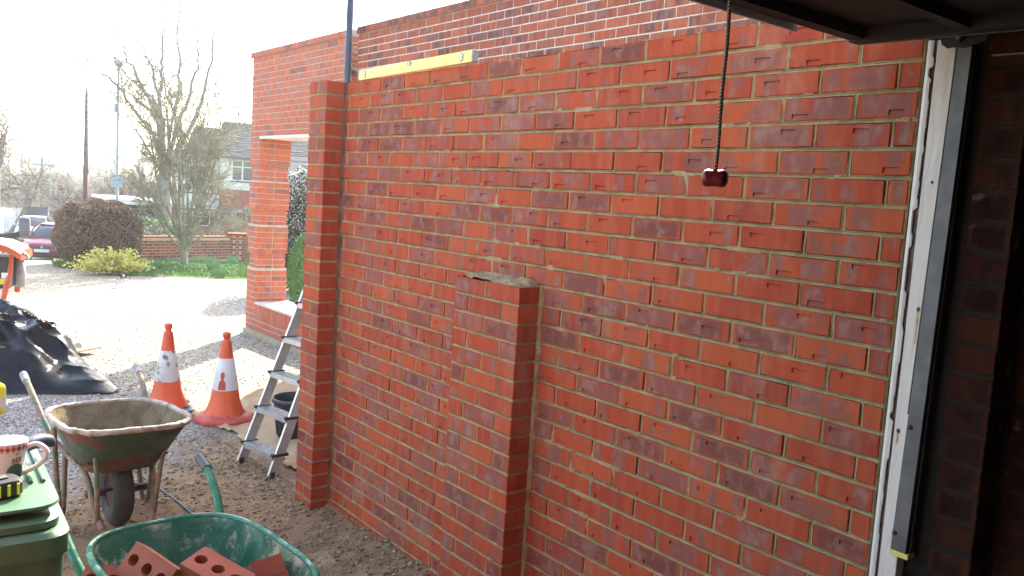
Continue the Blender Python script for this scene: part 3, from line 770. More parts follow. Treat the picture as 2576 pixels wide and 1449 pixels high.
RR = lambda x0, x1, y0, y1, r, z: [(x, y, z) for x, y in rrect(x0, x1, y0, y1, r)]
# +x = side towards the camera's right, local centre; lid hinge at far end (+y)
hx, hy = .266, .35
mb = MB(); loft(mb, [RR(-.22, .22, -.24, .24, .04, .03), RR(-.235, .235, -.27, .27, .05, .3), RR(-.262, .262, -.275, .31, .05, .95), RR(-.264, .264, -.277, .313, .05, .962)])
mb.build('body', m_bin, bn, auto=35)
mb = MB(); loft(mb, [RR(-.27, .27, -.285, .32, .05, .945), RR(-hx, hx, -.298, .335, .05, .95), RR(-hx-.002, hx+.002, -.300, .338, .052, .997), RR(-hx+.012, hx-.012, -.290, .325, .045, 1.008), RR(-hx+.02, hx-.02, -.282, .315, .045, 1.008)], (False, True))
mb.build('rim', m_bin, bn, auto=40)
mb = MB(); loft(mb, [RR(-.255, .245, -.272, .30, .05, 1.0085), RR(-.26, .25, -.277, .31, .055, 1.013), RR(-.26, .25, -.277, .31, .055, 1.028), RR(-.25, .24, -.268, .30, .05, 1.035)])
lid = mb.build('lid', m_bin, bn, auto=40)
# raised lid plate with a curled edge and a pair of ribs
mb = MB(); loft(mb, [RR(-.262, .245, -.26, .30, .05, 1.052), RR(-.268, .252, -.268, .31, .055, 1.058), RR(-.266, .25, -.266, .305, .055, 1.064), RR(-.25, .232, -.248, .29, .05, 1.0655)])
mb.build('lid_top', m_bin, bn, auto=40)
mb = MB(); loft(mb, [RR(-.22, .19, -.2, .26, .04, 1.034), RR(-.22, .19, -.2, .26, .04, 1.053)], (False, False)); mb.build('lid_step', m_bin, bn)
for x in (.205, .232):
    MB().box(x-.005, x+.005, -.10, .30, 1.066, 1.074, .003).build('lid_rib', m_bin, bn)
MB().tube([(-.2, .36, .99), (.2, .36, .99)], .014, 10).build('handle_bar', m_bin, bn, smooth=True)
for x in (-.2, .2): MB().box(x-.02, x+.02, .33, .375, .95, 1.01, .004).build('handle_bracket', m_bin, bn)
for x in (-.26, .26):
    MB().tube([(x-.03, .22, .1), (x+.03, .22, .1)], .1, 20).build('wheel', m_rubber, bn)
bn.rotation_euler = (0, 0, R(-3))

mug = empty('mug', (-1.842, 2.355, 1.067), R(-20), 'white mug with red checked band and red lettering on the bin lid', 'mug')
m_mug = pm('white_glaze', (.78, .76, .73), (.72, .70, .67), 5, .18, .02)
H_, r0, r1 = .097, .030, .046
rad = lambda z: lerp(r0, r1, (z/H_)**.8)
prof = [(0, .002), (.024, 0), (r0, .003)]+[(rad(z), z) for z in np.linspace(.008, H_-.002, 14)]+[(r1-.001, H_), (r1-.003, H_), (r1-.0045, H_-.003)]+[(rad(z)-.004, z) for z in np.linspace(H_-.006, .010, 10)]+[(0, .008)]
MB().lathe(prof, 48).build('cup', m_mug, mug, smooth=True)
pts = [(r1-.005, 0, .078), (.062, 0, .086), (.082, 0, .074), (.086, 0, .056), (.070, 0, .033), (.045, 0, .018), (.031, 0, .013)]
mb = MB().tube(pts, [.005, .0058, .006, .006, .006, .0065, .007], 10, smooth_pts=4); 
for i, v in enumerate(mb.v): mb.v[i] = (v[0], v[1]*1.3, v[2])
mb.build('handle', m_mug, mug, smooth=True)
m_mred = NB('mug_red').done((.38, .015, .02), .3); m_mred2 = NB('mug_pale_red').done((.62, .30, .28), .3); m_mgr = NB('mug_grey').done((.09, .09, .09), .3)
def wrap(a0, a1, z0, z1, off=.0004, n=4):
    V, F = [], []
    for i in range(n+1):
        a = lerp(a0, a1, i/n)
        for z in (z0, z1): r = rad(z)+off; V.append((r*math.cos(a), r*math.sin(a), z))
    for i in range(n): F.append([2*i, 2*i+2, 2*i+3, 2*i+1])
    return V, F
mbr, mbp = MB(), MB(); n = 22
for i in range(n):
    a = 2*math.pi*i/n
    mbr.add(*wrap(a, a+math.pi/n, H_-.017, H_-.009)); mbp.add(*wrap(a+math.pi/n, a+2*math.pi/n, H_-.017, H_-.009))
    mbp.add(*wrap(a, a+math.pi/n, H_-.0088, H_-.0035)); mbp.add(*wrap(a, a+math.pi/n, H_-.022, H_-.0172))
mbr.build('red_checks', m_mred, mug); mbp.build('pale_checks', m_mred2, mug)
def mug_text(txt, size, a0, z0, rot=.0, name='lettering'):
    c = bpy.data.curves.new('t', 'FONT'); c.body = txt; c.size = size; c.offset = .0006; c.space_character = 1.05
    o = bpy.data.objects.new('t', c); col.objects.link(o); dg = bpy.context.evaluated_depsgraph_get(); dg.update()
    me = bpy.data.meshes.new_from_object(o.evaluated_get(dg)); bpy.data.objects.remove(o)
    w_ = max(v.co.x for v in me.vertices)
    for v in me.vertices:
        x, y = v.co.x-w_, v.co.y+rot*(v.co.x-w_); a = a0+x/.042; r = rad(z0+y)+.0006
        v.co = (r*math.cos(a), r*math.sin(a), z0+y)
    me.materials.append(m_mred); me.name = name; return link(name, me, mug)
AM = math.atan2(CAM.y-2.355, CAM.x+1.842)-mug.rotation_euler.z      # side of the mug towards the garage
mug_text('SES', .017, AM+.80, .050, .12)
mug_text('&', .013, AM+.60, .064, .12)
V, F = [], []
for i in range(13):
    a = lerp(AM-.1, AM+1.05, i/12); top = .024+.022*math.sin(math.pi*i/12)**.6
    for z in (.006, top): r = rad(z)+.0005; V.append((r*math.cos(a), r*math.sin(a), z))
for i in range(12): F.append([2*i, 2*i+2, 2*i+3, 2*i+1])
MB().add(V, F).build('grey_print', m_mgr, mug)

tp = empty('tape_measure', (-1.872, 2.235, 1.067), R(14), 'black rubber tape measure with yellow grips and belt clip before the mug', 'tape measure')
m_tp = pm('black_tape_case', (.018, .018, .02), (.03, .03, .032), 20, .5, .2, 200); m_fy = NB('fluorescent_yellow').done((.75, .85, .02), .45)
mb = MB(); loft(mb, [RR(-.036, .036, -.032, .032, .02, 0), RR(-.041, .041, -.037, .037, .022, .006), RR(-.041, .041, -.037, .037, .022, .032), RR(-.036, .036, -.032, .032, .02, .039), RR(-.02, .02, -.018, .018, .01, .041)])
mb.build('case', m_tp, tp, auto=40)
for x in (-.018, .003): MB().box(x-.0035, x+.0035, -.0382, -.034, .006, .033, .001).build('grip_stripe', m_fy, tp)
MB().box(.020, .0265, -.0382, -.034, .006, .033, .001).build('grip_stripe', m_fy, tp)
MB().box(-.025, .012, -.012, .012, .042, .045, .001).build('belt_clip', m_galv, tp)
gp = empty('trowel', (-1.765, 2.47, 1.075), R(30), 'blue-grey rubber trowel grip lying behind the mug handle', 'trowel')
MB().tube([(-.05, 0, .03), (-.02, 0, .04), (.02, 0, .042), (.045, 0, .034), (.05, 0, .02)], [.014, .018, .018, .016, .01], 12, smooth_pts=3).build('grip', pm('blue_grey_rubber', (.07, .09, .15), (.05, .065, .11), 20, .5), gp, smooth=True)
MB().tube([(-.05, 0, .028), (-.12, 0, .012)], .005, 8).build('shank', m_galv, gp)
MB().prism([(-.12, -.03, .004), (-.12, .03, .004), (-.24, 0, .004)], (0, 0, .0015)).build('blade', m_galv, gp)

# ================================================================== wheelbarrows
def superring(hx, hy, cy, z, n=44, e=3.4, taper=0., tilt=0.):
    out = []
    for i in range(n):
        a = 2*math.pi*i/n; c, s_ = math.cos(a), math.sin(a)
        x = hx*math.copysign(abs(c)**(2/e), c); y = hy*math.copysign(abs(s_)**(2/e), s_)
        x *= 1+taper*(y/hy); out.append((x, cy+y, z+tilt*y))
    return out
def wheelbarrow(loc, rz, label, m_tray_in, m_tray_out, m_rim, m_frame, m_grip, cy=.0, tilt=-.07, hl=.46, hw=.295, zr=.60, rough_rim=0):
    t = empty('wheelbarrow', loc, rz, label, 'wheelbarrow', 'builders\' wheelbarrows on the drive')
    secs = [superring(hw-.135, hl-.23, cy+.05, zr-.25, tilt=tilt), superring(hw-.12, hl-.21, cy+.05, zr-.262, tilt=tilt), superring(hw-.07, hl-.13, cy+.025, zr-.16, tilt=tilt), superring(hw-.008, hl-.01, cy, zr-.012, tilt=tilt), superring(hw, hl, cy, zr, tilt=tilt)]
    mo = MB(); loft(mo, secs[1:4], (True, False)); o = mo.build('tray', m_tray_out, t, auto=40)
    mi = MB(); s2 = [superring(hw-.155, hl-.25, cy+.05, zr-.25, tilt=tilt), superring(hw-.125, hl-.22, cy+.05, zr-.247, tilt=tilt), superring(hw-.078, hl-.14, cy+.025, zr-.155, tilt=tilt), superring(hw-.012, hl-.014, cy, zr, tilt=tilt)]
    loft(mi, s2, (True, False)); mi.build('tray_inside', m_tray_in, o, auto=40)
    ring = superring(hw, hl, cy, zr, 88, tilt=tilt); mb = MB()
    ring = [(x+jit(rough_rim), y+jit(rough_rim), z+jit(rough_rim)) for x, y, z in ring]
    rr_ = [.0125+abs(jit(rough_rim*2)) for _ in ring]
    mb.tube(ring+ring[:2], rr_+rr_[:2], 8, cap=False); mb.build('rolled_rim', m_rim, t, smooth=True)
    for s_ in (-1, 1):
        mb = MB().tube([(.305*s_, .80, .645), (.30*s_, .72, .625), (.285*s_, .58, .555), (.25*s_, .42, .43), (.20*s_, .25, .345), (.17*s_, .02, .325), (.155*s_, -.09, .27), (.14*s_, -.16, .15), (.115*s_, -.225, .06)], .0165, 10, smooth_pts=4)
        mb.build('main_tube', m_frame, t, smooth=True)
        MB().tube([(.303*s_, .74, .632), (.305*s_, .84, .655)], .0205, 12).build('handle_grip', m_grip, t, auto=40)
        MB().tube([(.135*s_, -.19, .09), (.15*s_, -.235, .36), (.17*s_, -.27, .50)], .0125, 8, smooth_pts=2).build('front_strut', m_frame, t, smooth=True)
        MB().tube([(.265*s_, .18, .50), (.25*s_, .21, .30), (.225*s_, .24, .04), (.215*s_, .255, .014), (.20*s_, .275, .04), (.18*s_, .34, .36)], .0145, 8, smooth_pts=4).build('leg', m_frame, t, smooth=True)
        MB().box(*sorted((.06*s_, .15*s_)), -.02, .015, .168, .198).build('axle_bracket', m_rust, t)
    MB().tube([(-.115, -.225, .06), (-.08, -.25, .033), (0, -.26, .026), (.08, -.25, .033), (.115, -.225, .06)], .0165, 10, smooth_pts=4).build('front_hoop', m_frame, t, smooth=True)
    w_ = bpy.data.objects.new('wheel', None); col.objects.link(w_); w_.parent = t; w_.location = (0, 0, .19)
    rot = Matrix.Rotation(math.pi/2, 4, 'Y')
    pr = [(.10, -.035), (.125, -.047), (.155, -.05), (.178, -.038), (.188, -.02), (.19, 0), (.188, .02), (.178, .038), (.155, .05), (.125, .047), (.10, .035)]
    MB().lathe(pr, 40, fn=lambda r, a, z: ((r-(.003 if int(a*20/math.pi) % 2 and r > .175 else 0))*math.cos(a), (r-(.003 if int(a*20/math.pi) % 2 and r > .175 else 0))*math.sin(a))).xform(rot).build('tyre', m_tyre, w_, auto=45)
    MB().lathe([(0, -.012), (.06, -.012), (.10, -.03), (.105, -.034), (.105, .034), (.10, .03), (.06, .012), (0, .012)], 24).xform(rot).build('hub', m_rust, w_, auto=40)
    MB().tube([(-.09, 0, 0), (.09, 0, 0)], .009, 8).build('axle', m_rust, w_)
    return t
def paint(name, base, worn, dirt, s=9, lo=.5, hi=.56, dl=.52, dh=.6, rough=.4, b=.3):
    N = NB(name); p = N.obj()
    c = N.mix(N.ss(N.noise(p, s, 6, .6), lo, hi), base, worn)
    c = N.mix(N.ss(N.noise(N.vmath('ADD', p, (3, 1, 2)), s*1.3, 7, .68), dl, dh), c, dirt)
    c = N.mix(N.ss(N.noise(p, 150, 2), .66, .7, 0, .8), c, dirt)
    return N.done(c, N.ss(N.noise(p, s*1.3, 6), .4, .6, rough, .85), N.bump(N.noise(p, 70, 6, .7), b, .004))
m_t1o = paint('old_green_paint', (.025, .07, .045), (.12, .035, .02), (.16, .12, .08), 5, .5, .55, .56, .7)
m_t1r = paint('mortar_caked_rim', (.37, .32, .26), (.20, .12, .08), (.46, .41, .35), 16, .5, .62, .5, .6, .7, .6)
m_t1f = paint('rusty_green_tube', (.26, .18, .12), (.09, .17, .12), (.34, .29, .23), 14, .5, .56, .55, .65, .6)
N = NB('caked_mortar'); p = N.obj(); h = N.math('ADD', N.noise(p, 22, 7, .7), N.math('MULTIPLY', N.noise(p, 90, 5, .7), .4))
m_t1i = N.done(N.mix(N.ss(N.noise(p, 10, 6, .65), .35, .65), (.15, .115, .06), (.30, .235, .135)), .9, N.bump(h, 1., .03))
m_g1 = pm('worn_grey_grip', (.36, .36, .36), (.2, .2, .21), 25, .6, .2)
wb1 = wheelbarrow((-1.035, 4.62, 0), R(0), 'old mortar-caked wheelbarrow with rusty frame standing in front of the cones', m_t1i, m_t1o, m_t1r, m_t1f, m_g1, rough_rim=.0025, tilt=-.09, zr=.585)
# lumpy mortar left in its tray
mb = MB(); n = 26
for j in range(n):
    for i in range(n):
        u, v = i/(n-1)*2-1, j/(n-1)*2-1; x, y = u*.21, v*.30+.04
        edge = max(abs(u), abs(v)); z = .345+.045*edge**2+.028*vnoise(np.array(x), np.array(y), .07, 9)+.012*vnoise(np.array(x), np.array(y), .02, 10)-.09*y
        mb.v.append((x*(1-.1*v*v), y*(1-.08*u*u), float(z)))
mb.f += [[j*n+i, j*n+i+1, j*n+i+n+1, j*n+i+n] for j in range(n-1) for i in range(n-1)]
tag(mb.build('mortar_residue', m_t1i, wb1, smooth=True), kind='stuff')
m_t2 = paint('green_paint_mud', (.012, .10, .05), (.016, .12, .06), (.36, .31, .22), 7, .5, .6, .50, .62, .22, .06)
m_t2f = paint('green_tube', (.02, .17, .085), (.02, .15, .08), (.3, .28, .2), 14, .5, .6, .74, .8, .25, .05)
m_t2r = paint('green_rim', (.02, .17, .085), (.02, .15, .08), (.45, .42, .36), 14, .5, .6, .62, .7, .25, .05)
m_g2 = pm('black_ribbed_grip', (.03, .03, .032), (.05, .05, .05), 40, .45)
wb2 = wheelbarrow((-1.245, 2.70, 0), R(2), 'clean green wheelbarrow carrying new red bricks in the front', m_t2, m_t2, m_t2r, m_t2f, m_g2, zr=.585, tilt=-.05, hl=.44, hw=.285)

# loose perforated bricks in it
def holed_brick():
    bm = MB(); L, W, H = .215, .1025, .065; n = 16; r = .019
    for zc, up in ((H/2, 1), (-H/2, 0)):
        for c in range(3):
            x0, x1 = -L/2+c*L/3, -L/2+(c+1)*L/3; cx = (x0+x1)/2; b = len(bm.v)
            for i in range(n):
                a = 2*math.pi*(i+.5)/n; dx, dy = math.cos(a), math.sin(a)
                k = min((x1-x0)/2/abs(dx), W/2/abs(dy)); 
                bm.v.append((cx+dx*k, dy*k, zc))
            for i in range(n):
                a = 2*math.pi*(i+.5)/n; bm.v.append((cx+r*1.15*math.cos(a), r*math.sin(a), zc))
            for i in range(n):
                j = (i+1) % n; q = [b+i, b+j, b+n+j, b+n+i]; bm.f.append(q if up else q[::-1])
            cc = []
            for sx, sy, k in ((1, 1, 0), (-1, 1, 0), (-1, -1, 0), (1, -1, 0)):
                bm.v.append((cx+sx*(x1-x0)/2, sy*W/2, zc)); cc.append(len(bm.v)-1)
            ang = math.atan2(W/2, (x1-x0)/2)
            for q_, tgt in enumerate((ang, math.pi-ang, math.pi+ang, 2*math.pi-ang)):
                i0 = int((tgt/(2*math.pi))*n-.5) % n; f_ = [b+i0, cc[q_], b+(i0+1) % n]; bm.f.append(f_ if up else f_[::-1])
    for c in range(3):
        x0, x1 = -L/2+c*L/3, -L/2+(c+1)*L/3; cx = (x0+x1)/2; b = len(bm.v)
        for zc in (H/2, -H/2):
            for i in range(n): a = 2*math.pi*(i+.5)/n; bm.v.append((cx+r*1.15*math.cos(a), r*math.sin(a), zc))
        for i in range(n): j = (i+1) % n; bm.f.append([b+i, b+j, b+n+j, b+n+i])
    b = len(bm.v); bm.v += [(x, y, z) for z in (-H/2, H/2) for x, y in ((-L/2, -W/2), (L/2, -W/2), (L/2, W/2), (-L/2, W/2))]
    for k in range(4): bm.f.append([b+k, b+(k+1) % 4, b+4+(k+1) % 4, b+4+k])
    return bm
N = NB('fresh_brick'); p = N.obj(); s_ = N.n('SeparateXYZ', i_0=p)
N_c = N.mix(N.ss(N.noise(p, 12, 4), .35, .65), (.46, .11, .055), (.38, .085, .045)); N_c = N.mix(N.ss(N.noise(p, 300, 3), .62, .7, 0, .6), N_c, (.5, .22, .15))
m_fresh = N.done(N_c, .8, N.bump(N.noise(p, 220, 5, .7), .4, .003))
hb = holed_brick()
def loose(x, y, t, rot, label, z=None):
    pos = at(x, y, t); o = hb.build('brick', m_fresh, None, loc=pos, auto=30)
    o.rotation_euler = [R(a) for a in rot]; return tag(o, label, 'brick', 'loose bricks in the green wheelbarrow')
loose(385, 1440, 2.72, (52, 8, -72), 'red brick standing tilted on edge beside its flat three-hole neighbour')
loose(548, 1452, 2.68, (12, 12, -62), 'red brick lying nearly flat with three round holes facing up')
loose(290, 1470, 2.86, (40, 0, -40), 'red brick half hidden at the left under the tilted brick')
loose(668, 1440, 2.86, (14, -32, -108), 'plain-faced red brick on top of the right-hand pair')
loose(676, 1472, 2.84, (10, -26, -104), 'red brick underneath the plain-faced one at the right')

# ================================================================== traffic cones
m_or = pm('orange_cone_plastic', (.74, .115, .03), (.64, .085, .028), 6, .45, .06, 60, dirt=(.6, .3, .22), dirt_scale=25, dirt_lo=.66, dirt_hi=.75)
m_ored = pm('faded_red_rubber', (.52, .075, .055), (.44, .06, .045), 7, .6, .12, 60, dirt=(.65, .5, .42), dirt_scale=40, dirt_lo=.68, dirt_hi=.72)
m_slv = pm('dirty_white_sleeve', (.66, .65, .62), (.55, .54, .50), 6, .5, .1, 60, dirt=(.14, .12, .08), dirt_scale=13, dirt_lo=.545, dirt_hi=.64)
m_slv2 = pm('white_sleeve', (.72, .71, .69), (.62, .61, .59), 6, .45, .05, 60, dirt=(.35, .33, .28), dirt_scale=14, dirt_lo=.68, dirt_hi=.8)
m_base = pm('blue_grey_rubber_base', (.10, .115, .14), (.14, .155, .18), 14, .7, .2, 60)
def cone(loc, rz, label, base_mat, oct_, sleeve, H=.70, dent=0):
    t = empty('traffic_cone', loc, rz, label, 'traffic cone', 'traffic cones by the dust sheet')
    def dn(r, a, z):
        k = 1-dent*math.exp(-((a-4.2)/.5)**2-((z-.2)/.06)**2); return r*k*math.cos(a), r*k*math.sin(a)
    pr = [(.165, .045), (.158, .055), (.128, .12), (.112, .17), (.098, .26)]
    MB().lathe(pr, 40, fn=dn).build('lower_cone', m_or, t, smooth=True)
    MB().lathe([(.0995, .255), (.1, .26), (.058, .50), (.057, .502), (.055, .50)], 40).build('reflective_sleeve', sleeve, t, smooth=True)
    MB().lathe([(.056, .495), (.036, H-.075), (.034, H-.068), (.023, H-.055), (.022, H-.045), (.029, H-.032), (.031, H-.018), (.029, H-.003), (.024, H), (.021, H-.004), (.02, H-.03)], 32).build('top', m_or, t, auto=45)
    if oct_:
        f = lambda r, a, z: (r/max(math.cos(((a+math.pi/8) % (math.pi/4))-math.pi/8), .9)*math.cos(a), r/max(math.cos(((a+math.pi/8) % (math.pi/4))-math.pi/8), .9)*math.sin(a))
        MB().lathe([(.0, .0), (.212, .002), (.218, .008), (.218, .03), (.208, .042), (.172, .058), (.15, .062), (.14, .075)], 48, fn=f).build('base', base_mat, t, auto=35)
    else:
        mb = MB(); loft(mb, [RR(-.20, .20, -.20, .20, .07, .0), RR(-.215, .215, -.215, .215, .075, .006), RR(-.21, .21, -.21, .21, .075, .026), RR(-.17, .17, -.17, .17, .09, .043), RR(-.13, .13, -.13, .13, .12, .046)])
        mb.build('base', base_mat, t, auto=35)
        for a in (0, 90, 180, 270):
            MB().box(-.03, .03, .152, .178, .040, .053, .003).xform(Matrix.Rotation(R(a+20), 4, 'Z')).build('lug', m_rubber, t)
    return t
c1 = cone((-.085, 6.985, -.03), R(25), 'dirtier cone with dark grey rubber base and stained white sleeve', m_base, False, m_slv, .715, .06)
c2 = cone((.205, 6.475, -.02), R(10), 'all-red cone with moulded octagonal base and torn white sleeve', m_ored, True, m_slv2, .70)
c2.location.z = float(interp_ground(.205, 6.475))+.004; c1.location.z = float(interp_ground(-.085, 6.985))+.002
# torn window in the sleeve of the second cone, showing a person-like red shape
a0 = math.atan2(CAM.y-6.475, CAM.x-.205)-R(10)-.28; V = []
sr = lambda z: lerp(.0995, .057, (z-.255)/.247)+.0022
rows = [(.262, .30), (.285, .295), (.305, .285), (.325, .26), (.338, .13), (.347, .10), (.36, .18), (.38, .20), (.393, .13), (.400, .03)]
mb = MB(); nc = 7
for z, hw2 in rows:
    for i in range(nc): a = a0+lerp(-hw2, hw2, i/(nc-1))+jit(.006); mb.v.append((sr(z)*math.cos(a), sr(z)*math.sin(a), z))
mb.f = [[j*nc+i, j*nc+i+1, (j+1)*nc+i+1, (j+1)*nc+i] for j in range(len(rows)-1) for i in range(nc-1)]
mb.build('torn_patch', m_ored, c2)

# ================================================================== stepladder
ld = empty('stepladder', (0, 0, 0), 0, 'aluminium stepladder standing on the dust sheet beyond the pier', 'stepladder')
fa, fb = Vector((-.115, 5.275, .0)), Vector((-.06, 4.905, .0)); lean = Vector((.395, 0, 1.10)); lean.normalize()
na = Vector((0, 1, 0)); nn = lean.cross(na).normalized()
fa.z = fb.z = .012
top_l = 1.75
for i, f0 in enumerate((fa, fb)):
    a = f0; b = f0+lean*top_l+Vector((0, -.05*(1 if i == 0 else -1), 0))
    ax = (b-a).normalized(); s1 = Vector((0, 1, 0)); s2 = ax.cross(s1).normalized(); wv_, th_ = .030, .011
    mb = MB(); P = [a-s1*th_-s2*wv_, a+s1*th_-s2*wv_, a+s1*th_+s2*wv_, a-s1*th_+s2*wv_]
    mb.add(P+[p+ax*top_l for p in P], [(3, 2, 1, 0), (4, 5, 6, 7), (0, 1, 5, 4), (1, 2, 6, 5), (2, 3, 7, 6), (3, 0, 4, 7)])
    mb.build('stile', m_alu, ld)
    MB().box(-.014, .014, -.013, .013, -.012, .03).build('rubber_foot', m_rubber, ld, loc=f0)
m_trd = pm('mortar_spattered_tread', (.42, .40, .37), (.28, .26, .22), 30, .7, .4, 100, metal=.2)
for k in range(6):
    l = .135+k*.2415; sh = .05*l/top_l
    a = fa+lean*l+Vector((0, -sh, 0)); b = fb+lean*l+Vector((0, sh, 0))
    mb = MB(); d = (b-a); P = []
    for q in (a, b): P += [q+Vector((-.040, 0, .0)), q+Vector((.05, 0, .0)), q+Vector((.05, 0, .008)), q+Vector((-.040, 0, .008))]
    mb.add(P, [(0, 1, 2, 3), (7, 6, 5, 4), (0, 4, 5, 1), (1, 5, 6, 2), (2, 6, 7, 3), (3, 7, 4, 0)]); st = mb.build('step', m_trd, ld)
    mb = MB(); P = []
    for q in (a, b): P += [q+Vector((-.046, 0, -.026)), q+Vector((-.0405, 0, -.026)), q+Vector((-.0405, 0, .006)), q+Vector((-.046, 0, .006))]
    mb.add(P, [(0, 1, 2, 3), (7, 6, 5, 4), (0, 4, 5, 1), (1, 5, 6, 2), (2, 6, 7, 3), (3, 7, 4, 0)]); mb.build('step_lip', m_alu, st)
    for q in (a, b): MB().box(q.x-.052, q.x+.055, q.y-.014, q.y+.014, q.z-.004, q.z+.0135).build('end_cap', m_rubber, st)
for f0, sgn in ((fa, 1), (fb, -1)):
    top = f0+lean*top_l; rf = Vector((1.12, f0.y+.04*sgn, .0)); MB().tube([rf, top+Vector((.03, 0, -.05))], .011, 8).build('rear_leg', m_alu, ld)
q = fa+lean*1.03; MB().tube([q+Vector((0, -.03, 0)), q+Vector((.03, .02, 0))], .009, 8).build('hinge_bolt', m_galv, ld)

# bucket
bk = empty('bucket', (.50, 5.80, 0), 0, 'black plastic builder\'s bucket behind the stepladder', 'bucket')
m_bk = pm('black_bucket_plastic', (.022, .026, .03), (.035, .038, .042), 9, .5, .1, 80, dirt=(.3, .26, .19), dirt_scale=30, dirt_lo=.62, dirt_hi=.68)
MB().lathe([(0, .006), (.125, .006), (.135, .012), (.168, .27), (.17, .272), (.181, .272), (.183, .285), (.181, .30), (.172, .303), (.165, .298), (.16, .25), (.125, .02), (0, .018)], 36).build('pail', m_bk, bk, smooth=True)
for i in range(12): a = i*math.pi/6; MB().box(-.003, .003, .134, .139, .02, .25).xform(Matrix.Rotation(a, 4, 'Z') @ Matrix.Rotation(R(-7), 4, 'X')).build('rib', m_bk, bk)
hp = [(.18*math.cos(a), .10*math.sin(a)-.12, .285-.12*abs(math.sin(a))*0) for a in np.linspace(0, math.pi, 14)]
MB().tube([(x, -abs(y+.12)-.0, z+.005) for x, y, z in hp], .003, 6).build('handle', m_galv, bk)
bk.location.z = float(interp_ground(.50, 5.80))+.003

# dust sheet: crumpled beige cloth
m_cloth = NB('beige_cotton'); N = m_cloth; p = N.geo()
cc = N.mix(N.ss(N.noise(p, 3, 6, .6), .35, .7), (.52, .35, .20), (.42, .28, .155)); cc = N.mix(N.ss(N.noise(p, 20, 6, .7), .6, .75, 0, .6), cc, (.30, .22, .13))
m_cloth = N.done(cc, .95, N.bump(N.math('ADD', N.noise(p, 14, 5), N.math('MULTIPLY', N.noise(p, 500, 2), .15)), .6, .015))
poly = [at_z(x, y, -.02) for x, y in ((455, 985), (483, 1035), (548, 1066), (600, 1100), (640, 1122), (705, 1166), (750, 1206), (800, 1240), (900, 1180), (900, 960), (800, 935), (742, 942), (680, 955), (600, 962), (540, 968))]
poly = [(p.x, p.y) for p in poly]; poly[7] = (.35, 4.9); poly[8] = (1.0, 5.0); poly[9] = (1.75, 6.9); poly[10] = (1.7, 8.1)
def inside(x, y):
    c = False; j = len(poly)-1
    for i in range(len(poly)):
        if (poly[i][1] > y) != (poly[j][1] > y) and x < (poly[j][0]-poly[i][0])*(y-poly[i][1])/(poly[j][1]-poly[i][1])+poly[i][0]: c = not c
        j = i
    return c
def edged(x, y):
    m = 9
    for i in range(len(poly)):
        a, b = np.array(poly[i-1]), np.array(poly[i]); ab = b-a; t = np.clip(((x-a[0])*ab[0]+(y-a[1])*ab[1])/(ab@ab), 0, 1); m = min(m, math.hypot(x-a[0]-t*ab[0], y-a[1]-t*ab[1]))
    return m
xs, ys = np.arange(-.35, 1.9, .024), np.arange(4.7, 8.6, .024); idx = {}; V = []; F = []
Xc, Yc = np.meshgrid(xs, ys)
wr = np.abs(vnoise(Xc+.4*Yc, Yc-.2*Xc, .34, 21))*.022+np.abs(vnoise(Xc, Yc, .15, 22))*.012+vnoise(Xc*3, Yc, .5, 23)*.010
fold = np.exp(-((Xc*.5+Yc-6.75+.1*np.sin(Xc*5))/.03)**2)*.02+np.exp(-((Xc-.62*Yc+3.75+.05*np.sin(Yc*9))/.025)**2)*.018
heap = np.exp(-((Xc-1.25)/.32)**2-((Yc-7.85)/.18)**2)*(.09+.05*np.sin(Xc*34+np.sin(Yc*20)*2))
zg = interp_ground(Xc.ravel(), Yc.ravel()).reshape(Xc.shape)
for j in range(len(ys)):
    for i in range(len(xs)):
        x, y = xs[i], ys[j]
        wob = .02*math.sin(x*23+y*17)
        ins = inside(x+wob, y+wob)
        if ins:
            e = edged(x, y); hem = .012*math.exp(-((e-.03)/.02)**2)
            idx[(i, j)] = len(V); V.append((x, y, zg[j, i]+.007+(wr[j, i]+fold[j, i]+heap[j, i])*min(1, e/.06)+hem))
for (i, j) in list(idx):
    q = [(i, j), (i+1, j), (i+1, j+1), (i, j+1)]
    if all(k in idx for k in q): F.append([idx[k] for k in q])
cl = link('dust_sheet', np_mesh('dust_sheet', V, F, m_cloth, smooth=True)); tag(cl, 'crumpled beige dust sheet spread under the ladder and cones', 'dust sheet')
cl.modifiers.new('thick', 'SOLIDIFY').thickness = .003

# cable along the ground
m_cab = pm('grey_cable', (.03, .03, .035), (.05, .05, .055), 20, .5)
pts = [at_z(x, y, .015) for x, y in ((150, 1012), (215, 1022), (262, 1075), (330, 1165), (395, 1218), (447, 1262), (505, 1310), (560, 1350), (700, 1400), (790, 1437), (840, 1475), (860, 1540))]
for p in pts: p.z = float(interp_ground(p.x, p.y))+.008
tag(MB().tube(pts, .0065, 8, smooth_pts=5).build('cable', m_cab, None, smooth=True), 'thin dark cable trailing over the soil between the wheelbarrows', 'cable')
# dry leaf
lf = at_z(845, 1383, .04); zl = float(interp_ground(lf.x, lf.y))
mb = MB(); c_ = [(0, 0)]; n = 22
for i in range(n): a = 2*math.pi*i/n; r = .020+.012*math.cos(a*5)+random.uniform(-.004, .004); c_.append((r*math.cos(a)*1.3, r*math.sin(a)))
mb.v = [(x, y, .004+.006*math.sin(i*2.1)) for i, (x, y) in enumerate(c_)]; mb.f = [[0, i, i % n+1] for i in range(1, n+1)]
tag(mb.build('dry_leaf', pm('dry_leaf', (.45, .38, .30), (.3, .22, .15), 60), None, loc=(lf.x, lf.y, zl+.004)), 'pale dry oak leaf on the soil below the wall', 'leaf')

# ================================================================== tarpaulin over a heap
m_tarp = pm('black_polythene', (.004, .005, .008), (.006, .008, .012), 4, .22, .25, 16, .03, spec=.25)

